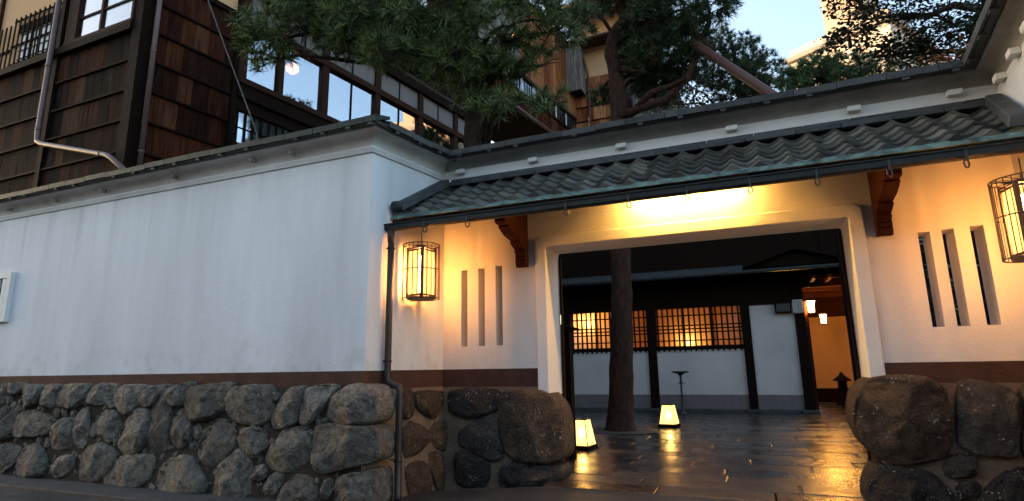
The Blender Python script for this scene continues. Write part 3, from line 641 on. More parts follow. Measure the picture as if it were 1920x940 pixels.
for x in (-4.1, -2.85, -1.486, .017, 1.455, 2.5):
    bevel(MB().box((x-.075, 7.80, 4.60), (x+.075, 7.888, 4.668)).obj('block', 'frame_plaster', cp2).data, .008)
MB().box((-4.5, 7.889, 4.42), (2.95, 7.899, 4.68)).obj('white_band', 'frame_plaster', gate)

# roof
E0, T0 = V((0, 6.80, 3.665)), V((0, 7.86, 4.345)); sd = (T0-E0).normalized(); ang = math.atan2(sd.z, sd.y); sn = V((0, -sd.z, sd.y))
roof = MB().prism([(0, 0), (1.32, 0), (1.32, -.05), (0, -.05)], sd, sn, (-4.66, E0.y, E0.z), (7.60, 0, 0)).obj('roof', 'dark_wood', gate)
k = MB(); tw, tl, th = .302, .33, .034
prof = []
for i in range(17):
    u = i/16; uu = (u+.30) % 1.0 if u < 1 else .30
    prof.append((u*tw*1.05, (-.036*math.sin(math.pi*uu/.66) if uu < .66 else .034*math.sin(math.pi*(uu-.66)/.34))+.004*u))
vs = []
for yv, dz in ((0, 0), (tl, -.006)):
    vs += [(x, yv, z+dz) for x, z in prof]
    vs += [(x, yv, z+dz-th) for x, z in prof]
n = 17
fs = [(i, i+1, 2*n+i+1, 2*n+i) for i in range(n-1)]+[(n+i+1, n+i, 3*n+i, 3*n+i+1) for i in range(n-1)]+[(i+1, i, n+i, n+i+1) for i in range(n-1)]+[(2*n+i, 2*n+i+1, 3*n+i+1, 3*n+i) for i in range(n-1)]+[(0, 2*n, 3*n, n), (n-1, 2*n-1, 4*n-1, 3*n-1)]
k.add(vs, fs); tile_me = k.mesh('roof_tile', 'tile'); bevel_ = None
tile_me.polygons.foreach_set('use_smooth', [True]*len(tile_me.polygons)); tile_me.set_sharp_from_angle(angle=R(50))
k2 = MB(); k2.v, k2.f = list(k.v), list(k.f)            # eave tile with a hanging front
fr_ = [(x, -.012, z-th+.004) for x, z in prof]; bt = [(x, -.012, -.112) for x, z in prof]; fb = [(x, .01, z-th+.004) for x, z in prof]; bb = [(x, .01, -.112) for x, z in prof]
k2.add(fr_+bt+fb+bb, [(i, i+1, n+i+1, n+i) for i in range(n-1)]+[(2*n+i+1, 2*n+i, 3*n+i, 3*n+i+1) for i in range(n-1)]+[(n+i, n+i+1, 3*n+i+1, 3*n+i) for i in range(n-1)]+[(i+1, i, 2*n+i, 2*n+i+1) for i in range(n-1)])
eave_me = k2.mesh('eave_tile', 'tile', fix=True); eave_me.polygons.foreach_set('use_smooth', [True]*len(eave_me.polygons)); eave_me.set_sharp_from_angle(angle=R(50))
rr = random.Random(9)
for j in range(6):
    for i in range(25):
        x = -4.72+i*tw; p = E0+sd*(-.03+j*.222)+sn*.075
        if j == 5: p = E0+sd*(-.03+5*.222)+sn*.075
        o = link('eave_tile' if j == 0 else 'roof_tile', eave_me if j == 0 else tile_me, roof, loc=(x+rr.uniform(-.006, .006), p.y+rr.uniform(-.006, .006), p.z+rr.uniform(-.004, .004)),
                 rot=(ang-R(8.5)+rr.uniform(-.012, .012), rr.uniform(-.012, .012), rr.uniform(-.01, .01)))
# flat courses of ridge tiles where the roof meets the wall, and beside the two end walls
for c, (y0, z0) in enumerate(((7.655, 4.345), (7.735, 4.414))):
    x = -4.42+.2*c
    while x < 2.9:
        l = min(rr.uniform(.5, .62), 2.9-x)
        bevel(MB().box((x+.003, y0+rr.uniform(-.004, .004), z0), (x+l-.003, 7.887, z0+.064)).obj('flat_tile', 'cap', roof).data, .006); x += l
for (xa, xb, off) in ((-4.64, -4.41, .11), (2.72, 2.91, -.1)):
    for q in range(3):
        a, b = q/3*1.15-.02, (q+1)/3*1.15-.03
        P0, P1 = E0+sd*a+sn*.10, E0+sd*b+sn*.10
        xo = lambda s: xa+(xb-xa)*s/1.15+off if off > 0 else xa+(xb-xa)*s/1.15+off
        k = MB(); w_ = .10; vs = []
        for P_, s_ in ((P0, a), (P1, b)):
            vs += [(xo(s_)-w_, P_.y, P_.z), (xo(s_)+w_, P_.y, P_.z), (xo(s_)+w_*.8, P_.y, P_.z+.13), (xo(s_)-w_*.8, P_.y, P_.z+.13)]
        k.add(vs, [(0, 1, 2, 3), (7, 6, 5, 4), (0, 4, 5, 1), (1, 5, 6, 2), (2, 6, 7, 3), (3, 7, 4, 0)]); bevel(k.obj('side_ridge_tile', 'cap', roof).data, .012)
MB().tube([(-4.54, 6.66, 3.80), (-4.54, 6.78, 3.84)], .075, 14).obj('end_disc', 'cap', roof, True)
# copper edge, fascia, soffit boards and rafters
MB().add([(-4.64, 6.70, 3.625), (2.80, 6.70, 3.625), (2.80, 6.735, 3.69), (-4.64, 6.735, 3.69), (-4.64, 6.715, 3.619), (2.80, 6.715, 3.619), (2.80, 6.76, 3.68), (-4.64, 6.76, 3.68)],
         [(0, 1, 2, 3), (7, 6, 5, 4), (0, 4, 5, 1), (1, 5, 6, 2), (2, 6, 7, 3), (3, 7, 4, 0)]).obj('copper_edge', 'copper_edge', roof)
MB().box((-4.64, 6.765, 3.53), (2.80, 6.80, 3.66)).obj('fascia', 'copper', roof)
for i in range(4):
    y0 = 6.805+i*.275; z0 = 3.60+i*.19
    MB().prism([(0, 0), (.325, 0), (.325, -.02), (0, -.02)], sd, sn, (-4.6, y0, z0-.02), (7.4, 0, 0)).obj('soffit_board', 'redwood', roof)
for i in range(13):
    x = -4.3+i*.58; MB().prism([(0, 0), (1.28, 0), (1.28, -.06), (0, -.06)], sd, sn, (x, 6.81, 3.575), (.05, 0, 0)).obj('rafter', 'redwood', roof)
# gutter
gt = MB(); pr = [(-.055, .09), (-.055, .02), (-.03, 0), (.03, 0), (.055, .02), (.055, .09), (.045, .09), (.045, .028), (.025, .012), (-.025, .012), (-.045, .028), (-.045, .09)]
n = len(pr); A, B = (-4.72, 6.655, 3.435), (2.82, 6.655, 3.455)
gt.add([(A[0], A[1]+u, A[2]+v) for u, v in pr]+[(B[0], B[1]+u, B[2]+v) for u, v in pr], [tuple(range(n)), tuple(range(2*n-1, n-1, -1))]+[(i, (i+1) % n, n+(i+1) % n, n+i) for i in range(n)])
gut = gt.obj('gutter', 'copper', gate)
MB().tube([(-4.72, 6.595, 3.528), (2.82, 6.595, 3.548)], .011, 8).obj('gutter_bead', 'copper', gut)
for x in (-4.018, -3.363, -1.983, -1.203, -.53, .142, .803, 1.463, 2.108):
    k = MB().tube([(x, 6.63, 3.44)]+[(x+.024*math.sin(R(t)), 6.63+.012*math.sin(R(t)), 3.40+.042*math.cos(R(t))) for t in range(20, 341, 32)], .0085, 6)
    k.box((x-.012, 6.593, 3.425), (x+.012, 6.597, 3.545)); k.obj('gutter_hook', 'iron', gut)
# carved brackets
BR = [(0, 2.985), (-.10, 2.975), (-.13, 3.02), (-.13, 3.17), (-.17, 3.18), (-.17, 3.21), (-.14, 3.225), (-.25, 3.26), (-.33, 3.29), (-.34, 3.31), (-.31, 3.33), (-.55, 3.36), (-.72, 3.42), (-.76, 3.45), (-.74, 3.47), (-.85, 3.475), (-.88, 3.50), (-.88, 3.57), (-.1, 3.95), (0, 4.0)]
for xb in (-3.06, 1.585):
    w_ = .08
    b_ = MB().prism(BR, Y_, Z_, (xb-w_, 7.897, 0), (2*w_, 0, 0)).obj('bracket', 'redwood', gate); bevel(b_.data, .006)
    for z0, z1, u in ((3.06, 3.075, -.13), (3.12, 3.135, -.13)):
        MB().box((xb-w_*.8, 7.897+u-.008, z0), (xb+w_*.8, 7.897+u+.02, z1)).obj('carved_groove', 'dark_wood', b_)
MB().box((-4.5, 6.86, 3.585), (2.75, 6.97, 3.66)).obj('eave_purlin', 'redwood', gate)

# ------------------------------------------------------------------ right end wall, coming forward again
t3, cp3 = wall(3, 'end_wall', 'white plaster end wall coming forward at the right edge', 'wall')
sweep(3, rect(-.3, .008, 1.2, 1.499), 'brown_band', 'band', t3)
sweep(3, [(-.3, -.4), (.06, -.4), (.012, 1.25), (-.3, 1.25)], 'stone_base', 'mortar', t3)
d, nn = SEGD[3], SEGN[3]
for s in (.35, .95, 1.5):
    F = (V((PL[3].x+d.x*s, PL[3].y+d.y*s, 0)), V((d.x, d.y, 0)), V((nn.x, nn.y, 0)), Z_)
    bevel(MB().fbox(F, (-.07, 0, 4.575), (.07, .1, 4.65)).obj('block', 'frame_plaster', cp3).data, .008)

# ------------------------------------------------------------------ downpipe at the gate
dp = empty('downpipe', (-4.6, 6.7, -.1), 'dark bronze downpipe between the boulder corner and the wall lantern', 'downpipe')
px, py = -4.585, 6.655
dn = V((SEGN[1].x, SEGN[1].y, 0))
w0 = V((-4.655, 6.655, 0))+dn*.085
MB().tube([(px-.01, py, 3.46), (px, py, 3.38), w0+Z_*3.26], [.055, .052, .05], 12).obj('hopper', 'pipe', dp, True)
low = w0+dn*.20
MB().tube([w0+Z_*3.28, w0+Z_*2.2, w0+Z_*1.42, w0+dn*.02+Z_*1.34, low+V((.02, .0, 1.28)), low+V((.03, 0, 1.2)), low+V((.03, 0, .5)), low+V((.05, -.02, -.02)), low+V((.09, -.08, -.1))], .047, 12).obj('pipe', 'pipe', dp, True)
for z, c in ((3.18, w0), (1.62, w0), (.35, low+V((.03, 0, 0)))):
    MB().tube([c+Z_*(z-.012), c+Z_*(z+.012)], .058, 12).obj('pipe_clip', 'copper', dp)
    MB().tube([c+Z_*z, c-dn*.16+Z_*(z+.02)], .008, 6).obj('clip_arm', 'iron', dp)

# ------------------------------------------------------------------ lamp tube under the gate eave
tl_ = empty('eave_lamp', (-.65, 7.72, 3.86), 'tube lamp under the gate eave washing the wall above the opening', 'lamp')
MB().tube([(-1.35, 7.70, 3.84), (.05, 7.70, 3.84)], .02, 10).obj('glowing_tube', 'ceil_tube', tl_, True)
MB().box((-1.45, 7.66, 3.875), (.15, 7.75, 3.93)).obj('lamp_housing', 'iron', tl_)

# ------------------------------------------------------------------ wall lanterns in wire cages
def wall_lantern(loc, label, rz):
    t = empty('wall_lantern', loc, label, 'lantern', 'caged wall lanterns beside the gate', rz)
    z0, z1, hb = -.39, .39, .135
    k = MB()
    for x0, y0, x1, y1 in ((-hb, -hb, hb, -hb), (hb, -hb, hb, hb), (hb, hb, -hb, hb), (-hb, hb, -hb, -hb)):
        k.add([(x0, y0, z0+.06), (x1, y1, z0+.06), (x1, y1, z1-.09), (x0, y0, z1-.09)], [(0, 1, 2, 3)])
    k.obj('paper_pane', 'lit_paper', t, local=True)
    MB().tube([(0, 0, z0+.1), (0, 0, z1-.15)], .035, 10).obj('glowing_tube', 'tube', t, True, local=True)
    k = MB()
    for x in (-hb, hb):
        for y in (-hb, hb): k.box((x-.017, y-.017, z0+.0), (x+.017, y+.017, z1-.04))
    for z in (z0+.045, z1-.085):
        for s in (-1, 1):
            k.box((-hb+.018, s*hb-.013, z-.013), (hb-.018, s*hb+.013, z+.013)); k.box((s*hb-.012, -hb+.018, z-.012), (s*hb+.012, hb-.018, z+.012))
    k.obj('frame', 'rust', t, local=True)
    k = MB()
    for s in (-1, 1):
        for u in (-.045, .045):
            k.box((u-.004, s*(hb+.004)-.003, z0+.06), (u+.004, s*(hb+.004)+.003, z1-.09)); k.box((s*(hb+.004)-.003, u-.004, z0+.06), (s*(hb+.004)+.003, u+.004, z1-.09))
    k.obj('muntin', 'rust', t, local=True)
    cg = MB(); r = .265
    for a in range(0, 360, 15): cg.tube([(r*math.cos(R(a)), r*math.sin(R(a)), z0), (r*math.cos(R(a)), r*math.sin(R(a)), z1)], .0055, 5)
    for z in (z0, 0.02, z1): cg.tube([(r*math.cos(R(a)), r*math.sin(R(a)), z) for a in range(0, 361, 15)], .008, 6, False)
    for a in range(0, 180, 30): cg.tube([(r*math.cos(R(a)), r*math.sin(R(a)), z1), (-r*math.cos(R(a)), -r*math.sin(R(a)), z1)], .004, 5)
    cg.obj('wire_cage', 'rust', t, local=True)
    MB().lathe([(0.001, z0-.012), (.2, z0-.012), (.2, z0+.004), (.001, z0+.004)], n=16).obj('bottom_plate', 'rust', t, local=True)
    MB().box((-hb, -hb, z1-.06), (hb, hb, z1-.045)).obj('top_plate', 'rust', t, local=True)
    MB().tube([(0, 0, z1-.05), (0, 0, z1+.22)], .006, 6).obj('hanging_rod', 'iron', t, local=True)
    MB().tube([(-.02, 0, z1-.02), (-.26 if rz < .5 else .26, 0, z1-.02)], .012, 6).obj('wall_arm', 'iron', t, local=True)
    return t
wall_lantern((-4.33, 7.06, 2.89), 'glowing caged lantern on the return wall left of the gate', R(-10))
wall_lantern((2.60, 6.86, 2.85), 'glowing caged lantern cut off by the right edge of the photo', R(7)+math.pi)

# ------------------------------------------------------------------ floor lanterns
def floor_lantern(loc, label, rz):
    t = empty('floor_lantern', loc, label, 'lantern', 'tapered floor lanterns on the wet paving', rz)
    b, tp, z0, z1 = .20, .125, .075, .535
    k = MB(); q = [(-1, -1), (1, -1), (1, 1), (-1, 1)]
    k.add([(x*b, y*b, z0) for x, y in q]+[(x*tp, y*tp, z1) for x, y in q], [(i, (i+1) % 4, 4+(i+1) % 4, 4+i) for i in range(4)])
    k.obj('paper_shade', 'floor_paper', t, local=True)
    MB().lathe([(.001, .20), (.04, .22), (.055, .28), (.04, .36), (.001, .38)], n=12).obj('bulb', 'bulb', t, True, local=True)
    k = MB()
    for x, y in q: k.tube([(x*b, y*b, z0-.01), (x*tp, y*tp, z1+.01)], .009, 6)
    for z, r in ((z1, tp), (z0, b)):
        for i in range(4): k.tube([(q[i][0]*r, q[i][1]*r, z), (q[(i+1) % 4][0]*r, q[(i+1) % 4][1]*r, z)], .009, 6)
    k.obj('frame', 'iron', t, local=True)
    bevel(MB().box((-.225, -.225, 0), (.225, .225, .068)).obj('base', 'black_wood', t, local=True).data, .008)
    MB().box((-tp-.012, -tp-.012, z1+.004), (tp+.012, tp+.012, z1+.016)).obj('top_frame', 'iron', t, local=True)
    return t
floor_lantern((-3.10, 10.85, .008), 'lit tapered floor lantern standing closest to the left gate post', R(-8))
floor_lantern((-2.09, 15.3, .006), 'lit tapered floor lantern standing further back near the iron brazier', R(-8))

# iron brazier stand
t = empty('brazier_stand', (-2.2, 19.4, 0), 'black iron brazier on a slim stand against the white courtyard wall', 'stand')
MB().lathe([(.001, 1.20), (.05, 1.20), (.10, 1.25), (.26, 1.30), (.28, 1.335), (.25, 1.33), (.08, 1.29), (.001, 1.28)], (-2.2, 19.4, 0), 18).obj('bowl', 'iron', t, True)
MB().lathe([(.035, .1), (.03, .5), (.05, .55), (.03, .6), (.03, .95), (.055, 1.0), (.03, 1.04), (.04, 1.2)], (-2.2, 19.4, 0), 12).obj('stem', 'iron', t, True)
MB().lathe([(.001, .0), (.20, .0), (.20, .04), (.08, .09), (.05, .2), (.035, .3)], (-2.2, 19.4, 0), 16).obj('foot', 'iron', t, True)
MB().box((-2.32, 19.38, .93), (-2.08, 19.42, .955)).obj('handle', 'iron', t)

# timber gate post just inside the opening
t = empty('inner_gatepost', (-3.0, 9.7, 0), 'dark timber post with a small cap just inside the opening on the left', 'post')
MB().box((-3.12, 9.6, 0), (-2.90, 9.8, 2.14)).obj('post', 'black_wood', t)
MB().prism([(-.2, 0), (.2, 0), (.2, .03), (0, .1), (-.2, .03)], X_, Z_, (-2.99, 9.5, 2.14), (0, .42, 0)).obj('cap', 'dark_wood', t)

# ------------------------------------------------------------------ courtyard house seen through the gate
ch = empty('courtyard_house', (-2.5, 20.6, 0), 'dark timber house with white lower walls and lit lattice windows behind the courtyard', 'house')
YB = 20.6
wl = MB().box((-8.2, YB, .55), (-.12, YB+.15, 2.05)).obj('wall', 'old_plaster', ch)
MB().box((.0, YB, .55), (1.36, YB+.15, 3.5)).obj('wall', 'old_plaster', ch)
bs = MB().box((-8.2, YB-.03, -.02), (1.5, YB+.15, .548)).obj('base_boards', 'panel', ch)
MB().box((-8.2, YB-.14, -.02), (1.6, YB-.031, .09)).obj('plinth', 'kerb', ch)
for x0, x1 in ((-6.42, -6.15), (-3.36, -3.07), (-.24, .03), (1.36, 1.66)):
    MB().box((x0, YB-.09, .1), (x1, YB+.2, 4.5)).obj('post', 'dark_wood', ch)
    bevel(MB().box((x0-.1, YB-.28, 0), (x1+.1, YB+.2, .1)).obj('post_stone', 'kerb', ch).data, .02)
MB().box((-8.2, YB-.04, 3.5), (1.36, YB+.15, 6.2)).obj('upper_wall', 'black_wood', ch)
MB().box((-8.2, YB-.07, 3.44), (1.36, YB-.041, 3.62)).obj('lintel', 'black_wood', ch)
MB().box((-8.2, YB+.6, 4.4), (4.5, YB+.75, 8.2)).obj('second_storey', 'black_wood', ch)
for x in (-5.6, -3.6, -1.6, .4, 2.4): MB().box((x, YB+.55, 4.9), (x+.16, YB+.6, 8.1)).obj('upper_post', 'dark_wood', ch)
for wx0, wx1, nb in ((-6.15, -3.36, 15), (-3.07, -.24, 15)):
    wn = MB().box((wx0, YB+.02, 2.02), (wx1, YB+.10, 2.06)).obj('window', 'dark_wood', ch)
    fb_ = MB().box((wx0, YB+.11, 2.07), (wx1, YB+.115, 3.5)).obj('shoji_screen', 'shoji', wn)
    for i in range(nb+1):
        x = wx0+(wx1-wx0)*(i+.5)/(nb+1); MB().box((x-.028, YB-.06, 1.98), (x+.028, YB-.01, 3.47)).obj('lattice_bar', 'black_wood', wn)
    for q_ in (0, 1, 2, 3): x = wx0+(wx1-wx0)*q_/3; MB().box((max(wx0, x-.04), YB+.118, 2.07), (min(wx1, x+.04), YB+.15, 3.5)).obj('shoji_stile', 'black_wood', wn)
    for z, h in ((2.10, .07), (2.35, .022), (2.62, .022), (2.74, .022), (2.86, .022), (3.2, .022)):
        MB().box((wx0, YB-.008, z-h), (wx1, YB+.02, z+h)).obj('lattice_rail', 'black_wood', wn)
t = empty('room_lamp', (-2.0, YB+.07, 2.2), 'glowing lamp low behind the right lattice window', 'lamp'); MB().lathe([(.001, 2.12), (.09, 2.14), (.13, 2.25), (.09, 2.38), (.001, 2.42)], (-2.0, YB+.42, 0), 10).obj('shade', 'shoji_lamp', t, True)
t = empty('room_lamp', (-5.55, YB+.07, 3.0), 'glowing lamp behind the left lattice window', 'lamp'); MB().lathe([(.001, 2.95), (.14, 2.98), (.16, 3.12), (.12, 3.28), (.001, 3.3)], (-5.55, YB+.42, 0), 10).obj('shade', 'shoji_lamp', t, True)
rm = MB().box((-6.4, YB+1.3, .5), (-.1, YB+1.35, 3.7)).obj('room_wall', 'ochre', ch); MB().box((-6.4, YB+.16, 3.62), (-.1, YB+1.3, 3.66)).obj('room_ceiling', 'ochre', ch); MB().box((-6.4, YB+.16, 1.6), (-.1, YB+1.3, 1.64)).obj('room_floor', 'ochre', ch)
# eave roof over the wall, with a low gable over the entrance
rf = MB().prism([(-1.25, 4.33), (-1.25, 4.42), (.6, 5.0), (.6, 4.88)], Y_, Z_, (-8.4, YB, 0), (12.2, 0, 0)).obj('eave_roof', 'cap', ch)
MB().tube([(-8.4, YB-1.3, 4.33), (3.8, YB-1.3, 4.40)], .06, 8).obj('eave_gutter', 'copper', rf, True)
for i in range(24):
    x = -8.2+i*.5; MB().prism([(-1.2, 4.25), (-1.2, 4.32), (.5, 4.86), (.5, 4.79)], Y_, Z_, (x, YB, 0), (.06, 0, 0)).obj('rafter', 'black_wood', rf)
gb = MB().prism([(-1.55, 4.62), (-1.55, 4.70), (0, 5.2), (1.55, 4.70), (1.55, 4.62), (0, 5.10)], X_, Z_, (1.5, YB-1.35, -.12), (0, 2.0, 0)).obj('gable_roof', 'black_wood', ch)
MB().prism([(-1.3, 4.64), (0, 5.06), (1.3, 4.64)], X_, Z_, (1.5, YB-1.1, -.12), (0, .05, 0)).obj('gable_board', 'black_wood', gb)
# entrance porch
en = MB().box((2.15, 26.3, .55), (4.2, 26.45, 3.35)).obj('porch_wall', 'ochre', ch)
MB().box((1.4, 26.28, -.02), (4.4, 26.46, .549)).obj('porch_base', 'dark_wood', ch)
MB().box((1.4, 26.27, 3.351), (4.4, 26.45, 4.5)).obj('porch_lintel', 'redwood', ch)
MB().box((3.78, 20.2, 0), (3.98, 26.2, 4.4)).obj('porch_side', 'dark_wood', ch)
MB().box((1.4, YB, 4.2), (4.2, 26.3, 4.3)).obj('porch_ceiling', 'redwood', ch)
for y in (20.8, 21.9, 23.0, 24.1): MB().box((1.66, y, 3.95), (3.78, y+.14, 4.19)).obj('porch_beam', 'redwood', ch)
for x in (1.9, 2.35, 2.8, 3.25): MB().box((x, 19.5, 4.06), (x+.1, 20.7, 4.16)).obj('porch_rafter', 'redwood', ch)
for i in range(4):
    y = 20.9+i*1.25
    d_ = MB().box((1.66, y, .05), (1.70, y+1.2, 3.3)).obj('sliding_door', 'frame_wood', ch)
    for j in range(5): MB().box((1.701, y+.1+j*.24, .6), (1.725, y+.14+j*.24, 3.2)).obj('door_slat', 'redwood', d_)
    MB().box((1.701, y, 1.2), (1.73, y+1.2, 1.28)).obj('door_rail', 'redwood', d_)
    MB().box((1.66, y-.06, 0), (1.78, y+.02, 3.6)).obj('door_post', 'redwood', ch)
def entry_lamp(loc, label, s=1):
    t = empty('entrance_lantern', loc, label, 'lantern', 'small lit lanterns at the entrance')
    k = MB(); q = [(-1, -1), (1, -1), (1, 1), (-1, 1)]; b, tp, h = .09*s, .13*s, .44*s
    k.add([(x*b, y*b, -h/2) for x, y in q]+[(x*tp, y*tp, h/2) for x, y in q], [(i, (i+1) % 4, 4+(i+1) % 4, 4+i) for i in range(4)]); k.obj('glass', 'entry_lamp', t, local=True)
    MB().box((-tp-.04, -tp-.04, h/2+.003), (tp+.04, tp+.04, h/2+.04)).obj('cap', 'iron', t, local=True); MB().box((-b-.02, -b-.02, -h/2-.03), (b+.02, b+.02, -h/2-.003)).obj('base', 'iron', t, local=True)
    MB().box((-.21*s, -.02, h/2-.02), (-tp, .02, h/2+.02)).obj('arm', 'iron', t, local=True)
entry_lamp((1.88, 20.75, 3.30), 'lit square lantern on the front corner of the entrance', .8)
entry_lamp((2.42, 22.9, 3.04), 'smaller lit square lantern deeper inside the entrance', .68)
t = empty('speaker_box', (1.0, YB-.1, 3.3), 'dark grey box mounted under the eave on the white end panel', 'box'); bevel(MB().box((.80, YB-.22, 3.13), (1.28, YB-.02, 3.46)).obj('box', 'black_wood', t).data, .02); MB().box((.84, YB-.226, 3.17), (1.24, YB-.221, 3.42)).obj('grille', 'iron', t)
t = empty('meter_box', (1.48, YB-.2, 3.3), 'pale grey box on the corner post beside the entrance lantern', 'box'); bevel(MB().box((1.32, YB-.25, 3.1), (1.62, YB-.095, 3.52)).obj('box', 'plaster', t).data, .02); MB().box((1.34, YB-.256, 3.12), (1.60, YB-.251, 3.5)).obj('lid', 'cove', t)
# stone lantern in the porch, its silhouette shade put into the colour
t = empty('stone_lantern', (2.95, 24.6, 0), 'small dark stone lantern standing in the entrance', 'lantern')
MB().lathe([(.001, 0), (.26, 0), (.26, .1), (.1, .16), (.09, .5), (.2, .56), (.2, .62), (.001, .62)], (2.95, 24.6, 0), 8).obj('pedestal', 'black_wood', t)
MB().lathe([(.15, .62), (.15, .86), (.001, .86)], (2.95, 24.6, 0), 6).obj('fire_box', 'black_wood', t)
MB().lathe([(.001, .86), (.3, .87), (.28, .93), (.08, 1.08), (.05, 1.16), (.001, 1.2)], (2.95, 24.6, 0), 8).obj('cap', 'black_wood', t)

# ------------------------------------------------------------------ tall timber house behind the street wall
hs = empty('timber_house', (-12, 10, 0), 'tall dark timber house with weathered boards behind the street wall', 'house')
C0 = V((-10.79, 6.80, 0)); aR = R(9.4); dR = V((math.sin(aR), math.cos(aR), 0)); nR = V((math.cos(aR), -math.sin(aR), 0))
FR = (V((-10.5, 8.5, 0)), dR, nR, Z_)                    # right face: u along, v outward
aL = R(-89.3); dL = V((math.sin(aL), math.cos(aL), 0)); nL = V((math.sin(aL+math.pi/2)*-1, -math.cos(aL+math.pi/2), 0)); nL = V((-.0122, -1, 0)).normalized()
FL = (C0, dL, nL, Z_)
def fb(F, a, b, name, m, parent): return MB().fbox(F, a, b).obj(name, m, parent)
unit = {}
def ubox(m):
    if m not in unit:
        me = MB().box((-.5, -.5, -.5), (.5, .5, .5)).mesh('board', m); unit[m] = me
    return unit[m]
def board(F, a, b, m, parent, name='board', tilt=0):
    o, ex, ey, ez = F; c = o+ex*((a[0]+b[0])/2)+ey*((a[1]+b[1])/2)+ez*((a[2]+b[2])/2)
    ob = link(name, ubox(m), parent)
    mx = Matrix.Identity(4)
    for i in range(3): mx[i][0], mx[i][1], mx[i][2] = ex[i], ey[i], ez[i]
    mx.translation = c; rot = Matrix.Rotation(tilt, 4, 'X')
    ob.matrix_basis = mx @ rot @ Matrix.Diagonal((b[0]-a[0], b[1]-a[1], b[2]-a[2], 1))
    return ob
rr = random.Random(21)
ROWS = [4.45, 5.09, 5.75, 6.41, 7.06, 7.72, 8.38]
# left (street) face
core = fb(FL, (-.02, -.35, 0), (13, -.03, 13.5), 'street_face', 'dark_wood', hs)
for z0, z1 in zip(ROWS, ROWS[1:]):
    for lo, hi in ((.25, 2.72), (2.86, 7.0)):
        u = lo
        while u < hi-.05:
            wd = min(rr.uniform(.24, .36), hi-u)
            if hi-u-wd < .1: wd = hi-u
            board(FL, (u+.003, -.03, z0-.02), (u+wd-.003, rr.uniform(-.016, -.010), z1+.02), 'board_dark', core, tilt=R(rr.uniform(-.3, .5))); u += wd
    if z0 > 4.5:
        board(FL, (.25, -.006, z0-.02), (2.72, .035, z0+.022), 'dark_wood', core, 'batten'); board(FL, (2.86, -.006, z0-.02), (7.0, .035, z0+.022), 'dark_wood', core, 'batten')
fb(FL, (-.035, -.2, 0), (.24, .06, 13.5), 'corner_post', 'dark_wood', hs)
fb(FL, (2.72, -.05, 4.4), (2.86, .05, 13), 'post', 'dark_wood', hs)
fb(FL, (.24, -.02, 8.36), (7, .11, 8.52), 'sill_beam', 'dark_wood', hs)
# big pane window of the street face
wn = fb(FL, (.3, -.029, 8.58), (2.40, -.02, 10.2), 'window', 'paper', hs)  # white panel stands for curtains and for sky reflected in the glass
fb(FL, (.3, .012, 8.60), (2.14, .018, 10.2), 'pane', 'glass_clear', wn)
for a, b in (((.24, .0, 8.521), (2.5, .10, 8.60)), ((2.14, -.019, 8.6), (2.5, .08, 10.3)), ((.24, -.019, 8.6), (.31, .08, 10.3)), ((1.30, .019, 8.6), (1.37, .06, 10.2)), ((.31, .019, 9.11), (1.30, .045, 9.15)), ((1.37, .019, 9.11), (2.14, .045, 9.15)), ((.31, .019, 9.66), (1.30, .045, 9.70)), ((1.37, .019, 9.66), (2.14, .045, 9.70))):
    fb(FL, a, b, 'frame_bar', 'frame_wood', wn)
fb(FL, (2.08, -.0, 8.6), (2.13, .011, 10.2), 'curtain', 'curtain', wn)
# ochre wall and latticed shoji window further left
oc = fb(FL, (2.87, -.03, 8.521), (9.5, -.022, 12.5), 'ochre_wall', 'ochre', hs)
wn = fb(FL, (3.0, -.0219, 8.56), (4.45, -.012, 9.66), 'window', 'paper', hs)
fb(FL, (4.62, -.0219, 8.56), (5.3, -.012, 9.5), 'pale_panel', 'ochre', wn)
for u in (3.0, 3.22, 3.44, 3.66, 3.72, 3.94, 4.16, 4.38): fb(FL, (u-.02, -.011, 8.56), (u+.02, .0, 9.66), 'shoji_bar', 'dark_wood', wn)
for z in (8.72, 8.93, 9.14, 9.35): fb(FL, (3.0, -.0005, z-.012), (4.45, .006, z+.012), 'shoji_rail', 'dark_wood', wn)
fb(FL, (2.9, -.0, 9.40), (4.5, .02, 9.62), 'dark_head', 'dark_wood', wn)
for i in range(14):
    u = 2.98+i*.185; z1 = 9.82 if u < 4.75 else 9.68; fb(FL, (u-.016, .03, 8.50), (u+.016, .055, z1), 'lattice_bar', 'black_wood', wn)
for z in (8.62, 9.1, 9.76): fb(FL, (2.9, .007, z-.02), (4.75, .0295, z+.02), 'lattice_rail', 'black_wood', wn)
fb(FL, (4.75, .007, 9.0), (5.6, .0295, 9.05), 'lattice_rail', 'black_wood', wn)
fb(FL, (5.42, -.02, 8.521), (5.52, .05, 12.5), 'post', 'redwood', hs)

# right face
core = fb(FR, (-1.74, -.35, 0), (14.5, -.04, 8.2), 'side_face', 'dark_wood', hs)
for z0, z1 in zip(ROWS+[9.04], ROWS[1:]+[9.04, 9.7]):
    u = -1.6; hi = .26
    while u < hi-.05:
        wd = min(rr.uniform(.28, .40), hi-u)
        if hi-u-wd < .12: wd = hi-u
        board(FR, (u+.003, -.035, z0-.02), (u+wd-.003, rr.uniform(-.02, -.012), z1+.02), 'board_red', core, tilt=R(rr.uniform(-.3, .5))); u += wd
    if z0 > 4.5: board(FR, (-1.6, -.008, z0-.02), (.26, .035, z0+.02), 'dark_wood', core, 'batten')
fb(FR, (-1.74, -.35, 8.2), (.3, -.04, 13.5), 'upper_wall', 'ochre', hs)
fb(FR, (.22, -.2, 6.2), (.36, .05, 13.5), 'post', 'dark_wood', hs)
fb(FR, (-1.74, -.02, 9.68), (.22, .06, 9.80), 'beam', 'dark_wood', hs)
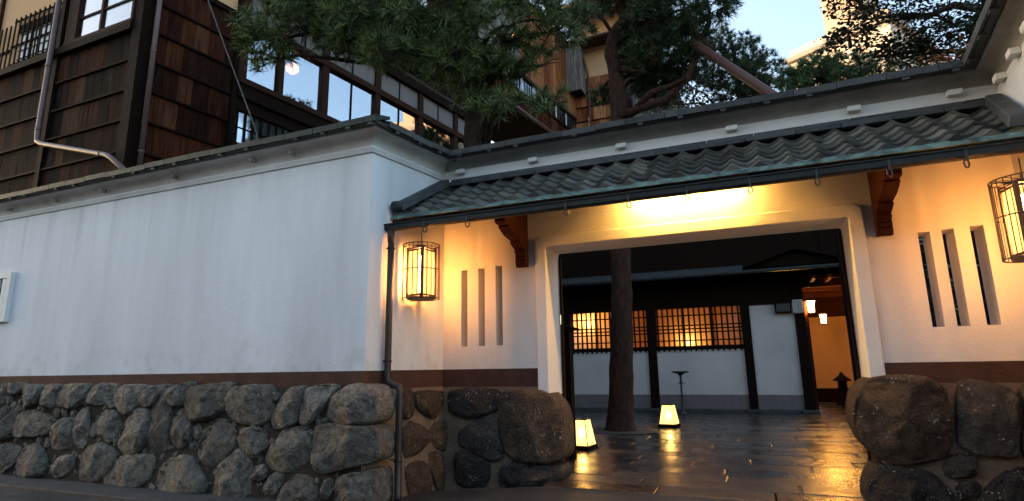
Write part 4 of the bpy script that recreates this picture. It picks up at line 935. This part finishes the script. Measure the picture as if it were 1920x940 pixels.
# low latticed window
wn = fb(FR, (.36, -.039, 6.62), (3.6, -.03, 7.42), 'window', 'paper', hs)
fb(FR, (.36, -.012, 6.62), (3.6, -.008, 7.42), 'pane', 'glass_clear', wn)
fb(FR, (.36, -.02, 7.42), (4, .06, 7.52), 'head_frame', 'dark_wood', wn); fb(FR, (.3, -.02, 6.54), (4, .08, 6.62), 'sill', 'dark_wood', wn)
for i in range(16): u = .42+i*.205; fb(FR, (u-.018, .0, 6.62), (u+.018, .03, 7.42), 'lattice_bar', 'dark_wood', wn)
fb(FR, (.36, -.007, 7.0), (3.6, -.0005, 7.035), 'lattice_rail', 'dark_wood', wn)
# apron boards between the windows
fb(FR, (.36, -.03, 7.52), (10.5, .02, 7.72), 'apron_beam', 'dark_wood', hs)
fb(FR, (.36, -.03, 7.721), (10.5, .10, 8.05), 'apron', 'black_wood', hs)
fb(FR, (.3, -.03, 8.051), (10.5, .15, 8.19), 'long_sill', 'frame_wood', hs)
# window band of the upper floor
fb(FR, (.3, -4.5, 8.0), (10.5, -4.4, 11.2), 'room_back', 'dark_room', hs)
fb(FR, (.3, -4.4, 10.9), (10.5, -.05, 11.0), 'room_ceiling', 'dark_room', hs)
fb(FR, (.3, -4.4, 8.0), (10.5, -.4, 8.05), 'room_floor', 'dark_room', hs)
posts = [.40, 1.42, 2.77, 4.70, 6.64, 8.52, 10.4]
for i, u in enumerate(posts):
    wdt = .07 if i == 1 else .105
    fb(FR, (u-wdt, -.06, 8.191), (u+wdt, .10, 10.6), 'window_post', 'frame_wood', hs)
fb(FR, (.3, -.05, 9.60), (10.5, .13, 9.78), 'transom_beam', 'frame_wood', hs)
fb(FR, (.3, -.05, 10.45), (10.5, .16, 10.7), 'head_beam', 'dark_wood', hs)
for u0, u1 in zip(posts, posts[1:]):
    wn = fb(FR, (u0+.105, -.03, 8.192), (u1-.105, .03, 8.235), 'window', 'frame_wood', hs)
    mid = (u0+u1)/2
    two = u0 > 2
    if two: fb(FR, (mid-.022, -.02, 8.236), (mid+.022, .03, 9.595), 'mullion', 'dark_wood', wn)
    for a, b in ((u0+.11, mid-.024), (mid+.024, u1-.11)) if two else ((u0+.075, u1-.11),):
        fb(FR, (a, .0, 8.236), (b, .006, 9.595), 'pane', 'glass', wn)
        fb(FR, (a-.02, .0, 9.785), (b+.02, .02, 10.44), 'transom_panel', 'panel', wn)
    fb(FR, (mid-.022, .021, 9.785), (mid+.022, .04, 10.44), 'panel_bar', 'dark_wood', wn)
# upper wall and deep eave above the window band
fb(FR, (.3, -.35, 10.701), (10.5, -.06, 13.4), 'upper_boards', 'dark_wood', hs)
ev = MB().prism([(1.0, 12.6), (1.0, 12.75), (-6, 15.5), (-6, 15.3)], nR, Z_, FR[0]-dR*2.4, dR*13.2).obj('roof', 'tile', hs)
MB().prism([(.9, 12.55), (.9, 12.6), (-.4, 12.9), (-.4, 12.8)], nR, Z_, FR[0]-dR*2.3, dR*13).obj('soffit', 'dark_wood', ev)
MB().prism([(.7, 13.45), (.7, 13.6), (-5, 15.5), (-5, 15.3)], nL, Z_, C0-dL*.8, dL*14).obj('roof', 'tile', hs)
fb(FL, (.1, -8, 0), (13, -.36, 13.3), 'inner_block', 'dark_room', hs) if False else None
MB().box((-23.5, 7.3, 0), (-11.6, 24, 13.3)).obj('rear_block', 'dark_wood', hs)
nb = empty('neighbour_house', (-42, 14, 0), 'next timber house further along the street to the left', 'house')  # added out of view to block the low sun
MB().box((-64, 7.3, 0), (-24, 22, 13.5)).obj('walls', 'dark_wood', nb); MB().prism([(6.6, 13.5), (22.6, 13.5), (14.6, 17)], Y_, Z_, (-64.5, 0, 0), (41, 0, 0)).obj('roof', 'tile', nb)
# glowing globe lamp behind the glass
t = empty('globe_lamp', (-10.52, 10.50, 9.3), 'round glowing lamp behind the upper window under the pine branch', 'lamp')
MB().lathe([(.001, -.15)]+[(.17*math.sin(R(a)), -.15*math.cos(R(a))) for a in range(15, 180, 15)]+[(.001, .15)], (-10.50, 10.55, 9.32), 16).obj('globe', 'globe', t, True)
MB().tube([(-10.50, 10.55, 9.47), (-10.50, 10.55, 10.9)], .008, 6).obj('cord', 'iron', t)
# downpipes on the house
def pipe_obj(label, pts, r, clips, loc):
    t = empty('house_downpipe', loc, label, 'downpipe', 'mauve downpipes on the timber house')
    MB().tube(pts, r, 12).obj('pipe', 'pipe_mauve', t, True)
    for c, d in clips: MB().tube([c-d*.02, c+d*.02], r*1.18, 12).obj('clip', 'pipe_mauve', t, True)
P = lambda F, u, v, z: F[0]+F[1]*u+F[2]*v+Z_*z
pipe_obj('mauve downpipe on the street face that elbows along above the wall coping', [P(FL, 2.8, .15, 13), P(FL, 2.79, .15, 6.5), P(FL, 2.76, .15, 6.36), P(FL, 2.6, .15, 6.27), P(FL, .40, .15, 5.66), P(FL, .25, .16, 5.60), P(FL, -.05, .1, 5.36), P(FL, -.25, -.02, 5.1)], .052, [(P(FL, 2.79, .15, 8.1), Z_), (P(FL, 2.79, .15, 6.62), Z_), (P(FL, .55, .15, 5.7), (dL*-2.2+Z_*-.61).normalized())], P(FL, 2.8, .15, 4.9))
pipe_obj('mauve downpipe running straight down the corner of the timber house', [P(FR, -1.52, .09, 13), P(FR, -1.52, .09, 5.0)], .05, [(P(FR, -1.52, .09, 7.9), Z_), (P(FR, -1.52, .09, 5.75), Z_)], P(FR, -1.52, .09, 4.9))
t = MB().tube([(-9.6, 6.62, 9.9), (-8.726, 6.6, 8.276), (-8.0, 6.6, 6.85), (-7.25, 6.6, 5.4), (-7.1, 6.55, 5.0)], .012, 6).obj('stay_wire', 'kerb')
tag(t, 'thin slanting wire from the timber house down to the wall coping', 'wire')
PINE_A=[(-7.59,7.2,7.68,0.74,0.54),(-6.8,7.4,8.08,0.99,0.44),(-7.75,7.1,7.08,0.36,0.24),(-5.74,7.6,7.54,1.05,0.53),(-6.31,7.5,8.73,1.68,0.45),(-4.76,7.8,7.5,1.03,0.56),(-5.26,7.5,6.84,0.55,0.32),(-4.33,8.0,6.79,0.69,0.42),(-4.22,8.4,6.4,0.62,0.33),(-4.51,7.9,8.45,1.62,0.43),(-3.49,8.4,7.37,1.04,0.56),(-2.86,8.6,7.43,0.89,0.47),(-3.08,8.6,6.71,0.56,0.23),(-3.2,8.5,8.47,1.44,0.43),(-2.89,8.3,5.83,0.57,0.19),(-3.62,8.2,5.83,0.5,0.2),(-8.02,7.0,7.45,0.25,0.44),(-6.36,7.5,7.32,0.58,0.29),(-3.69,8.5,6.7,0.43,0.28)]
PINE_B=[(-1.41,14.0,10.52,1.12,0.63),(-0.8,14.2,9.86,0.69,0.62),(-1.7,14.6,9.6,1.08,0.65),(-2.27,14.9,9.24,0.45,0.45),(-1.07,15.0,9.26,0.65,0.44),(-1.9,14.0,11.62,1.87,0.58),(-0.21,13.8,10.29,0.74,0.33),(-2.41,14.8,10.45,0.45,0.45),(-3.43,13.5,10.68,0.57,0.36),(-3.27,14.9,9.04,0.38,0.3),(-1.83,15.2,8.89,0.59,0.33)]
PINE_C=[(0.53,18.0,11.05,0.76,0.67),(0.93,18.0,10.32,0.83,0.66),(-0.06,17.5,11.38,0.5,0.58),(1.28,18.5,9.94,0.59,0.42),(-0.37,18.0,10.8,0.77,0.68),(0.37,18.4,10.27,0.94,0.51)]
PINE_D=[(3.1,22.0,12.16,0.88,0.49),(3.92,22.0,11.86,1.15,0.48),(4.88,22.0,11.54,0.85,0.41),(2.52,22.0,11.65,0.59,0.43),(3.55,22.0,11.53,1.15,0.38),(2.1,22.0,11.85,0.4,0.5)]
OAK_A=[(3.53,16.0,10.64,0.98,0.63),(4.41,16.0,10.09,1.09,0.75),(5.26,16.0,9.72,1.06,0.73),(4.95,16.2,9.1,1.07,0.47),(4.01,16.2,9.4,0.76,0.48),(5.45,15.5,8.67,0.44,0.57),(4.58,16.0,11.36,2.07,0.69),(3.1,16.0,10.06,0.56,0.39),(5.56,15.0,9.38,0.49,0.61)]
OAK_B=[(-1.31,24.0,13.21,0.92,0.69),(-0.07,24.0,12.58,1.12,0.63),(0.73,24.0,12.29,0.88,0.55),(-0.74,24.0,12.23,1.13,0.45),(-2.25,24.0,12.65,0.93,0.51)]
BUSH=[(3.91,12.0,6.88,0.34,0.18),(3.48,12.5,7.1,0.52,0.15),(2.85,12.5,7.07,0.53,0.15)]

# ------------------------------------------------------------------ rear wing of the house, right of the pine
wg = empty('rear_wing', (-6.5, 20, 0), 'rear timber wing with warm orange boards and an upper gallery', 'house')
FW = (V((-8.5, 8.5, 0)), dR, nR, Z_)
body = fb(FW, (6.9, -2.2, 10.62), (14.25, -.03, 15.6), 'gallery_wall', 'dark_wood', wg)
fb(FW, (6.7, -2.2, 10.45), (14.25, .02, 10.619), 'gallery_floor', 'black_wood', wg)
MB().tube([P(FW, 6.6, .16, 10.5), P(FW, 13.6, .16, 10.5)], .055, 10).obj('lower_gutter', 'pipe_mauve', wg, True)
rr = random.Random(31)
u = 6.95
while u < 14.2:
    board(FW, (u+.003, -.029, 10.62), (u+.255, .012, 11.28), 'board_red', body)
    board(FW, (u+.003, -.029, 12.1), (u+.255, rr.uniform(.0, .012), 15.4), 'board_orange' if u > 9.5 else 'board_grey', body); u += .262
fb(FW, (6.9, -.02, 11.281), (14.2, .08, 11.36), 'rail', 'dark_wood', wg); fb(FW, (6.9, -.02, 12.0), (14.2, .10, 12.09), 'rail', 'mortar_grey', wg)
for i in range(8):
    wn = fb(FW, (7.0+i*.9, -.028, 11.361), (7.85+i*.9, -.02, 11.999), 'window', 'paper', wg)
    fb(FW, (7.02+i*.9, .0, 11.37), (7.84+i*.9, .004, 11.99), 'pane', 'glass_clear', wn)
    for q in range(1, 5): fb(FW, (7.0+i*.9+q*.17-.012, .005, 11.361), (7.0+i*.9+q*.17+.012, .03, 11.999), 'bar', 'dark_wood', wn)
# front face
FF = (P(FW, 14.25, 0, 0), X_, -Y_, Z_)
ff = fb(FF, (-.1, -5, 4), (2.15, -.03, 15.2), 'front_face', 'dark_wood', wg)
for z0, z1 in zip((9.9, 10.56, 11.22, 11.88, 12.54, 13.2), (10.56, 11.22, 11.88, 12.54, 13.2, 13.86)):
    u = 0
    while u < 2.1:
        wd = min(rr.uniform(.2, .3), 2.13-u); board(FF, (u+.003, -.029, z0-.02), (u+wd-.003, rr.uniform(-.014, -.006), z1+.02), 'board_orange', ff, tilt=R(rr.uniform(-.3, .6))); u += wd
    board(FF, (0, -.004, z0-.02), (2.13, .035, z0+.02), 'dark_wood', ff, 'batten')
fb(FF, (-.12, -.029, 13.9), (2.15, -.012, 15.3), 'ochre_wall', 'ochre', wg)
bx = fb(FF, (-.2, .0, 13.1), (.48, .72, 15.1), 'slatted_box', 'dark_wood', wg)
for i in range(5): fb(FF, (-.2+i*.14, .721, 13.05), (-.2+i*.14+.125, .745, 15.1), 'slat', 'board_orange' if False else 'board_grey', bx)
for i in range(5): fb(FF, (.481, .03+i*.14, 13.05), (.505, .15+i*.14, 15.1), 'slat', 'board_grey', bx)
MB().tube([P(FF, .62, .1, 9), P(FF, .66, .1, 13.9), P(FF, .55, .3, 14.6), P(FF, .40, .78, 15.2)], .05, 8).obj('rain_pipe', 'prop', wg, True)
MB().tube([P(FF, .1, .9, 15.24), P(FF, 3.6, .9, 15.32)], .06, 8).obj('eave_gutter', 'prop', wg, True)
ev = MB().prism([(.85, 15.24), (.85, 15.34), (-.6, 15.75), (-.6, 15.6)], -Y_, Z_, (FF[0].x-.3, FF[0].y, 0), (4.2, 0, 0)).obj('lower_eave', 'dark_wood', wg)
fb(FF, (-.1, -4, 15.6), (3.4, -.5, 17.4), 'upper_ochre_wall', 'ochre', wg)
MB().prism([(.9, 16.95), (.9, 17.1), (-3.5, 18.9), (-3.5, 18.7)], -Y_, Z_, (FF[0].x-.9, FF[0].y, 0), (5.2, 0, 0)).obj('upper_roof', 'tile', wg)
MB().tube([P(FF, -.9, .95, 16.95), P(FF, 4.3, .95, 17.02)], .06, 8).obj('upper_gutter', 'prop', wg, True)
gs = fb(FF, (2.3, -5, 4), (4.2, -1.2, 13.6), 'side_annex', 'dark_wood', wg)
for i in range(15): board(FF, (2.3+i*.125, -1.2, 9), (2.3+i*.125+.11, -1.17, 13.5), 'board_grey', gs)
t = empty('eave_lamp_pair', P(FW, 8.5, .5, 12.9), 'small lantern with two glowing tubes among the pine needles', 'lantern')
for q in (-.05, .05): MB().tube([P(FW, 8.5+q, .35, 12.78), P(FW, 8.5+q, .35, 13.0)], .022, 8).obj('glowing_tube', 'globe', t, True)
MB().tube([P(FW, 8.5, .35, 13.02), P(FW, 8.5, .35, 13.06)], .09, 10).obj('cap', 'iron', t); MB().tube([P(FW, 8.5, .35, 13.05), P(FW, 8.5, -.05, 13.1)], .012, 6).obj('arm', 'iron', t)

# the wing stands well back, in line with the house face
c_ = V((0, 0, 1.5)); wg.location = c_+(V(wg.location)-c_)*1.2; wg.scale = (1.2, 1.2, 1.2)

# earth round the foot of the courtyard pine, with fallen leaves
rr = random.Random(55); k = MB(); n_ = 22
k.add([(-3.07+(.85+.2*rr.random())*math.cos(2*math.pi*i/n_), 14.15+(.75+.2*rr.random())*math.sin(2*math.pi*i/n_), .014) for i in range(n_)], [tuple(range(n_))])
bed = k.obj('planting_bed', 'earth'); tag(bed, 'patch of wet earth round the foot of the courtyard pine', kind='structure')
vs, fs = [], []
for i in range(170):
    if i < 110: a_ = rr.uniform(0, 6.28); r_ = .4+abs(rr.gauss(0, .9)); p = V((-3.07+r_*math.cos(a_), 14.1+r_*math.sin(a_)*1.2, .022))
    else: p = V((rr.uniform(-4, 1.4), rr.uniform(8.3, 15), .014))
    d = V((rr.uniform(-1, 1), rr.uniform(-1, 1), rr.uniform(-.1, .35))).normalized()*rr.uniform(.03, .06); w_ = V((-d.y, d.x, rr.uniform(-.01, .01)))*.35; q = len(vs)
    vs += [p, p+d*.5+w_, p+d, p+d*.5-w_]; fs += [(q, q+1, q+2, q+3)]
me = bpy.data.meshes.new('fallen_leaves'); me.from_pydata([tuple(v) for v in vs], [], fs); me.materials.append(M['dead_leaf'])
tag(link('fallen_leaves', me), 'small brown leaves scattered over the wet courtyard', 'leaves', kind='stuff')

# ------------------------------------------------------------------ far sunlit buildings
def tower(name, label, org, d, L, depth, h, m, floors, bays, cornice=True, top=None):
    d = V((*d, 0)).normalized(); nrm = V((d.y, -d.x, 0))
    if nrm.dot(V((0, 0, 0))-V(org)) < 0: nrm = -nrm
    F = (V(org), d, nrm, Z_); t = empty(name, org, label, 'building')
    fb(F, (0, -depth, 0), (L, 0, h), 'walls', m, t)
    if cornice:
        fb(F, (-.4, -depth-.4, h), (L+.4, .4, h+.5), 'cornice', 'cornice', t); fb(F, (0, -depth, h+.501), (L, 0, h+1.3), 'parapet', m, t)
    for fl in range(floors):
        for b in range(bays):
            u = L*(b+.5)/bays; z = h-2.2-fl*3.1
            wn = fb(F, (u-.75, .001, z-.8), (u+.75, .06, z+.8), 'window', 'cornice', t); fb(F, (u-.66, .061, z-.7), (u+.66, .075, z+.7), 'pane', 'farglass', wn)
        bl = fb(F, (0, .001, h-3.6-fl*3.1), (L, .10, h-3.42-fl*3.1), 'string_course', 'cornice', t)
    return t, F
t, F = tower('apartment_block', 'pale cream apartment block glimpsed between the trees', (6.3, 60, 0), (.848, -.53), 9, 14, 31.4, 'cream', 0, 0)
t, F = tower('apartment_tower', 'taller peach apartment tower behind the cream block', (10.6, 66, 0), (.848, -.53), 3.6, 5, 52, 'peach', 0, 0)
t, F = tower('hillside_hotel', 'sunlit peach hotel standing beyond the right edge, mirrored in the windows', (35.2, 61.5, 0), (.62, -.78), 17, 14, 36.5, 'peach', 4, 5)
fb(F, (6.0, -9, 36), (8.4, -.6, 43.5), 'stair_tower', 'cream', t); fb(F, (8.41, -9, 36), (10, -.9, 41.2), 'lift_tower', 'peach', t); fb(F, (2.8, -9, 36), (5.99, -.4, 39.6), 'penthouse', 'peach', t)

# ------------------------------------------------------------------ trees
def tuft(vs, fs, c, axis, L, n, rr, wd, spread=1.0):
    u = axis.orthogonal().normalized(); v = axis.cross(u)
    for _ in range(n):
        a = rr.uniform(0, 2*math.pi); t = rr.uniform(.05, 1.0)**.75*spread*1.65
        d = axis*math.cos(t)+(u*math.cos(a)+v*math.sin(a))*math.sin(t)
        b = c+axis*rr.uniform(-.06, .04)
        l = L*rr.uniform(.7, 1.08); s = d.cross(V((rr.uniform(-1, 1), rr.uniform(-1, 1), rr.uniform(-1, 1)))).normalized()*wd
        e = b+d*l+V((0, 0, -.10*l*rr.random())); k = len(vs)
        vs += [b-s, b+s, e]; fs.append((k, k+1, k+2))
def curve(a, b, sag, rr, n=6, wob=.12):
    a, b = V(a), V(b); L = (b-a).length; pts = []
    for i in range(n+1):
        t = i/n; p = a.lerp(b, t)+V((0, 0, sag*math.sin(math.pi*t)))
        if 0 < i < n: p += V((rr.uniform(-1, 1), rr.uniform(-1, 1), rr.uniform(-1, 1)))*wob*L*.25
        pts.append(p)
    return pts
def raw(name, vs, fs, m, parent):
    me = bpy.data.meshes.new(name); me.from_pydata([tuple(v) for v in vs], [], fs); me.materials.append(M[m]); return link(name, me, parent)
def pine(name, label, trunk, trad, pads, ntuft, L, nneed, wd, leaf, bark, seed, extra=(), buds=True, anchor=None, twig=.012):
    rr = random.Random(seed); t = empty(name, trunk[0], label, 'tree')
    tr = [V(p) for p in trunk]; dense = []; rad = []
    for i in range(len(tr)-1):
        for q in range(10):
            s = q/10; a, b = tr[i], tr[i+1]; p0 = tr[max(0, i-1)]; p3 = tr[min(len(tr)-1, i+2)]
            dense.append(.5*((2*a)+(b-p0)*s+(2*p0-5*a+4*b-p3)*s*s+(3*a-p0-3*b+p3)*s**3)); rad.append(trad[i]*(1-s)+trad[i+1]*s)
    dense.append(tr[-1]); rad.append(trad[-1])
    k = MB().tube(dense, rad, 32)
    nv = []
    for i, v in enumerate(k.v):
        ring = min(i//32, len(dense)-1); c = dense[ring]; d = V(v)-c
        nv.append(tuple(c+d*(1+.10*fbm(V((v[0]*3, v[1]*3, v[2]*1.2)), 1.3, 3)+.13*abs(fbm(V((v[0]*9, v[1]*9, v[2]*3.2)), 1.3, 3)))))
    k.v = nv; k.obj('trunk', bark, t, True)
    bk = MB()
    for pts, r0, r1 in extra:
        pts = [V(p) for p in pts]; bk.tube(pts, [r0+(r1-r0)*i/(len(pts)-1) for i in range(len(pts))], 8)
    vs, fs, bv, bf = [], [], [], []
    for (x, y, z, rx, rz) in pads:
        c = V((x, y, z)); ry = min(rx, rz*1.6)
        # limb from the nearest trunk point below the pad
        best = min(dense, key=lambda p: (p-c).length+max(0, p.z-c.z+.2)*2)
        pts = curve(best, c+V((0, 0, rz*.1)), .35, rr, 7); bk.tube(pts, [max(.015, rad[dense.index(best)]*.26)*(1-i/8.5)+.012 for i in range(8)], 7)
        n = int(ntuft*rx*rz*2.2*(.6+ry)/1.0) if ntuft < 400 else ntuft
        n = max(10, n)
        sub = [c+V((rr.gauss(0, .45)*rx, rr.gauss(0, .45)*ry, rr.gauss(0, .38)*rz)) for _ in range(max(3, n//9))]
        for sp in sub: bk.tube(curve(c+V((0, 0, -rz*.45)), sp, .03, rr, 3), [twig*1.3, twig, twig*.8, twig*.6], 5)
        for _ in range(n):
            for _try in range(20):
                q = V((rr.uniform(-1, 1), rr.uniform(-1, 1), rr.uniform(-1, 1)))
                if .25 < q.length < 1.0 and fbm(V((x+q.x*rx, y+q.y*ry, z+q.z*rz)), 1.8, 2) > -.28: break
            p = c+V((q.x*rx, q.y*ry, q.z*rz))
            ax = (V((q.x, q.y*1.0, q.z*.4+.25))+V((rr.uniform(-.5, .5), rr.uniform(-.5, .5), rr.uniform(-.2, .4)))).normalized()
            tuft(vs, fs, p, ax, L*rr.uniform(.8, 1.15), nneed, rr, wd)
            s = min(sub, key=lambda s_: (s_-p).length_squared)
            if rr.random() < .8: bk.tube([s, p-ax*.03], [twig*.6, twig*.35], 4, False)
            if buds and rr.random() < .5:
                kk = MB().tube([p-ax*.02, p+ax*.03, p+ax*.065], [.012, .014, .003], 5); k0 = len(bv); bv += kk.v; bf += [tuple(i+k0 for i in f) for f in kk.f]
    bk.obj('branches', bark, t, True)
    cr_ = raw('crown', vs, fs, leaf, t)
    if bv: raw('buds', bv, bf, 'bud', t)['kind'] = 'stuff'
    return t
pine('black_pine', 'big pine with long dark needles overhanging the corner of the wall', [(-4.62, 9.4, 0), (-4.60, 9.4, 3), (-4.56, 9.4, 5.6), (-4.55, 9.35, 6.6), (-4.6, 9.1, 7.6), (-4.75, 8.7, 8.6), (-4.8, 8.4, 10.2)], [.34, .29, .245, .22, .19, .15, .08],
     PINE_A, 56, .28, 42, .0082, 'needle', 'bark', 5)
PB = [(-3.09, 14.2, -.05), (-3.07, 14.2, .35), (-2.95, 14.2, 2.1), (-2.84, 14.2, 4.5), (-2.78, 14.2, 6.4), (-2.71, 14.2, 8.07), (-2.70, 14.2, 8.76), (-2.75, 14.2, 9.55), (-2.81, 14.2, 9.97), (-2.61, 14.2, 10.48), (-2.39, 14.2, 10.83), (-2.49, 14.2, 11.3), (-2.53, 14.2, 12.3)]
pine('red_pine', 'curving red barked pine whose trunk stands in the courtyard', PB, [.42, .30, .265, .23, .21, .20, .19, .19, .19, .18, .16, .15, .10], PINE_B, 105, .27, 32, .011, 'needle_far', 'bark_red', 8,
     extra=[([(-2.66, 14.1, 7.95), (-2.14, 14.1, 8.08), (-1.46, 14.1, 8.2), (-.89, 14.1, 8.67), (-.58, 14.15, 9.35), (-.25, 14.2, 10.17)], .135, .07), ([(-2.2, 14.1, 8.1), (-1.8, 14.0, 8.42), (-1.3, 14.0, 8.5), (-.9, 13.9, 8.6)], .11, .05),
            ([(-2.39, 14.2, 10.75), (-1.95, 14.1, 10.82), (-1.15, 14.0, 10.3), (-.53, 14.0, 9.68), (-.25, 14, 9.2)], .14, .09), ([(-2.6, 14.1, 9.3), (-2.3, 14.0, 9.15), (-2.0, 13.9, 9.0)], .08, .04)])
PINE_C = [(x*1.33, y*1.33, 1.5+(z-1.5)*1.33, rx*1.33, rz*1.33) for x, y, z, rx, rz in PINE_C]
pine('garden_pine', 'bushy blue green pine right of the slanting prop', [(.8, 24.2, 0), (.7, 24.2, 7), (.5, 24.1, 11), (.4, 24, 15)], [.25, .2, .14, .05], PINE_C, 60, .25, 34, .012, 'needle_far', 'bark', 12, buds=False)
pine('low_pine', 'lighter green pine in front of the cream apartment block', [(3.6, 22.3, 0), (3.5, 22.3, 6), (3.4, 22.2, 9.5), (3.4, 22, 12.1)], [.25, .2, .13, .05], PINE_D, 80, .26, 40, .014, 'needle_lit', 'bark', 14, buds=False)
def leafy(name, label, trunk, trad, pads, nleaf, size, leaf, seed, limbs=(), cat='tree'):
    rr = random.Random(seed); t = empty(name, trunk[0], label, cat)
    MB().tube(trunk, trad, 12).obj('trunk', 'bark', t, True)
    bk = MB(); vs, fs = [], []
    for pts, r0, r1 in limbs:
        bk.tube(pts, [r0+(r1-r0)*i/(len(pts)-1) for i in range(len(pts))], 8)
    nodes = [V(p) for p in trunk]+[V(p) for l in limbs for p in l[0]]
    for (x, y, z, rx, rz) in pads:
        c = V((x, y, z)); ry = max(.5*rx, rz); b0 = min(nodes, key=lambda p: (p-c).length)
        bk.tube(curve(b0, c, .1, rr, 5), [.05, .045, .04, .032, .026, .02], 6)
        subs = []
        for _ in range(int(9+16*rx)):
            e = c+V((rr.uniform(-1, 1)*rx, rr.uniform(-1, 1)*ry, rr.uniform(-1, 1)*rz)); subs.append(e)
            bk.tube(curve(c, e, .05, rr, 4), [.018, .014, .011, .008, .005], 4)
        for e in subs:
            for _ in range(int(nleaf)):
                p = e+V((rr.gauss(0, .14), rr.gauss(0, .16), rr.gauss(0, .07))); s = size*rr.uniform(.6, 1.2)
                d = V((rr.uniform(-1, 1), rr.uniform(-1, 1), rr.uniform(-.7, .4))).normalized(); w_ = d.cross(V((rr.uniform(-.6, .6), rr.uniform(-.6, .6), 1))).normalized()*s*.34
                k = len(vs); q = d.cross(w_).normalized()*s*.06
                vs += [p, p+d*s*.5+w_+q, p+d*s, p+d*s*.5-w_+q]; fs += [(k, k+1, k+2), (k, k+2, k+3)]
    bk.obj('branches', 'bark', t, True); raw('crown', vs, fs, leaf, t)
    return t
leafy('evergreen_oak', 'dark broadleaf tree with small leaves against the sky at upper right', [(6.6, 16.2, 0), (6.5, 16.2, 5), (6.3, 16.1, 8), (6.13, 16, 9.85)], [.3, .25, .2, .14], OAK_A, 34, .115, 'leaf', 3,
      [([(6.13, 16, 9.85), (5.4, 16, 10.2), (4.9, 16, 10.05), (4.31, 16, 10.23), (3.5, 16, 10.3)], .11, .03), ([(6.3, 16, 8), (5.5, 16, 8.9), (4.6, 16.1, 9.2), (3.6, 16.2, 9.3)], .10, .03), ([(3.6, 16, 10.0), (3.1, 16, 9.6), (2.7, 16, 9.4)], .025, .008), ([(6.13, 16, 9.85), (5.8, 16, 11), (5, 16, 11.8)], .1, .03)])
leafy('background_tree', 'thin leafed tree showing sky gaps under the slanting prop', [(-.5, 24.5, 0), (-.5, 24.4, 8), (-.4, 24.2, 12.2)], [.2, .15, .06], OAK_B, 9, .17, 'leaf', 4)
leafy('autumn_shrub', 'orange and green shrub peeping over the gate ridge at right', [(3.6, 12.4, 0), (3.6, 12.3, 4), (3.6, 12.2, 6.8)], [.1, .08, .04], BUSH[:1], 12, .12, 'leaf_red', 6)
leafy('garden_shrub', 'green shrub behind the slots of the right gate wall', [(2.6, 10.2, 0), (2.6, 10.2, 1.2), (2.6, 10.2, 2.2)], [.06, .05, .03], [(2.6, 10.2, 2.3, .8, .6), (3.0, 10.4, 1.4, .7, .5), (2.2, 10.3, 3.0, .4, .4)], 10, .11, 'shrub_leaf', 7, cat='shrub')
gw = MB().box((1.75, 12.8, 0), (8, 12.9, 4.2)).obj('garden_wall', 'black_wood'); tag(gw, 'dark timber garden wall behind the shrub and the right gate slots', 'wall')  # dark backing added so the gate slots look dark
for i in range(24): MB().box((1.76+i*.26, 12.775, .1), (1.76+i*.26+.24, 12.799, 4.1)).obj('wall_board', 'dark_wood', gw)
# slanting prop that carries the red pine's bough
pr_ = MB(); a, b = V((-.405, 13.8, 9.16)), V((.954, 13.2, 7.386)); dd = (b-a).normalized(); pr_.tube([a-dd*.5, b, a+dd*11.0], [.10, .115, .13], 14)
tag(pr_.obj('pine_prop', 'prop', None, True), 'slanting red brown timber prop rising behind the gate ridge', 'prop')
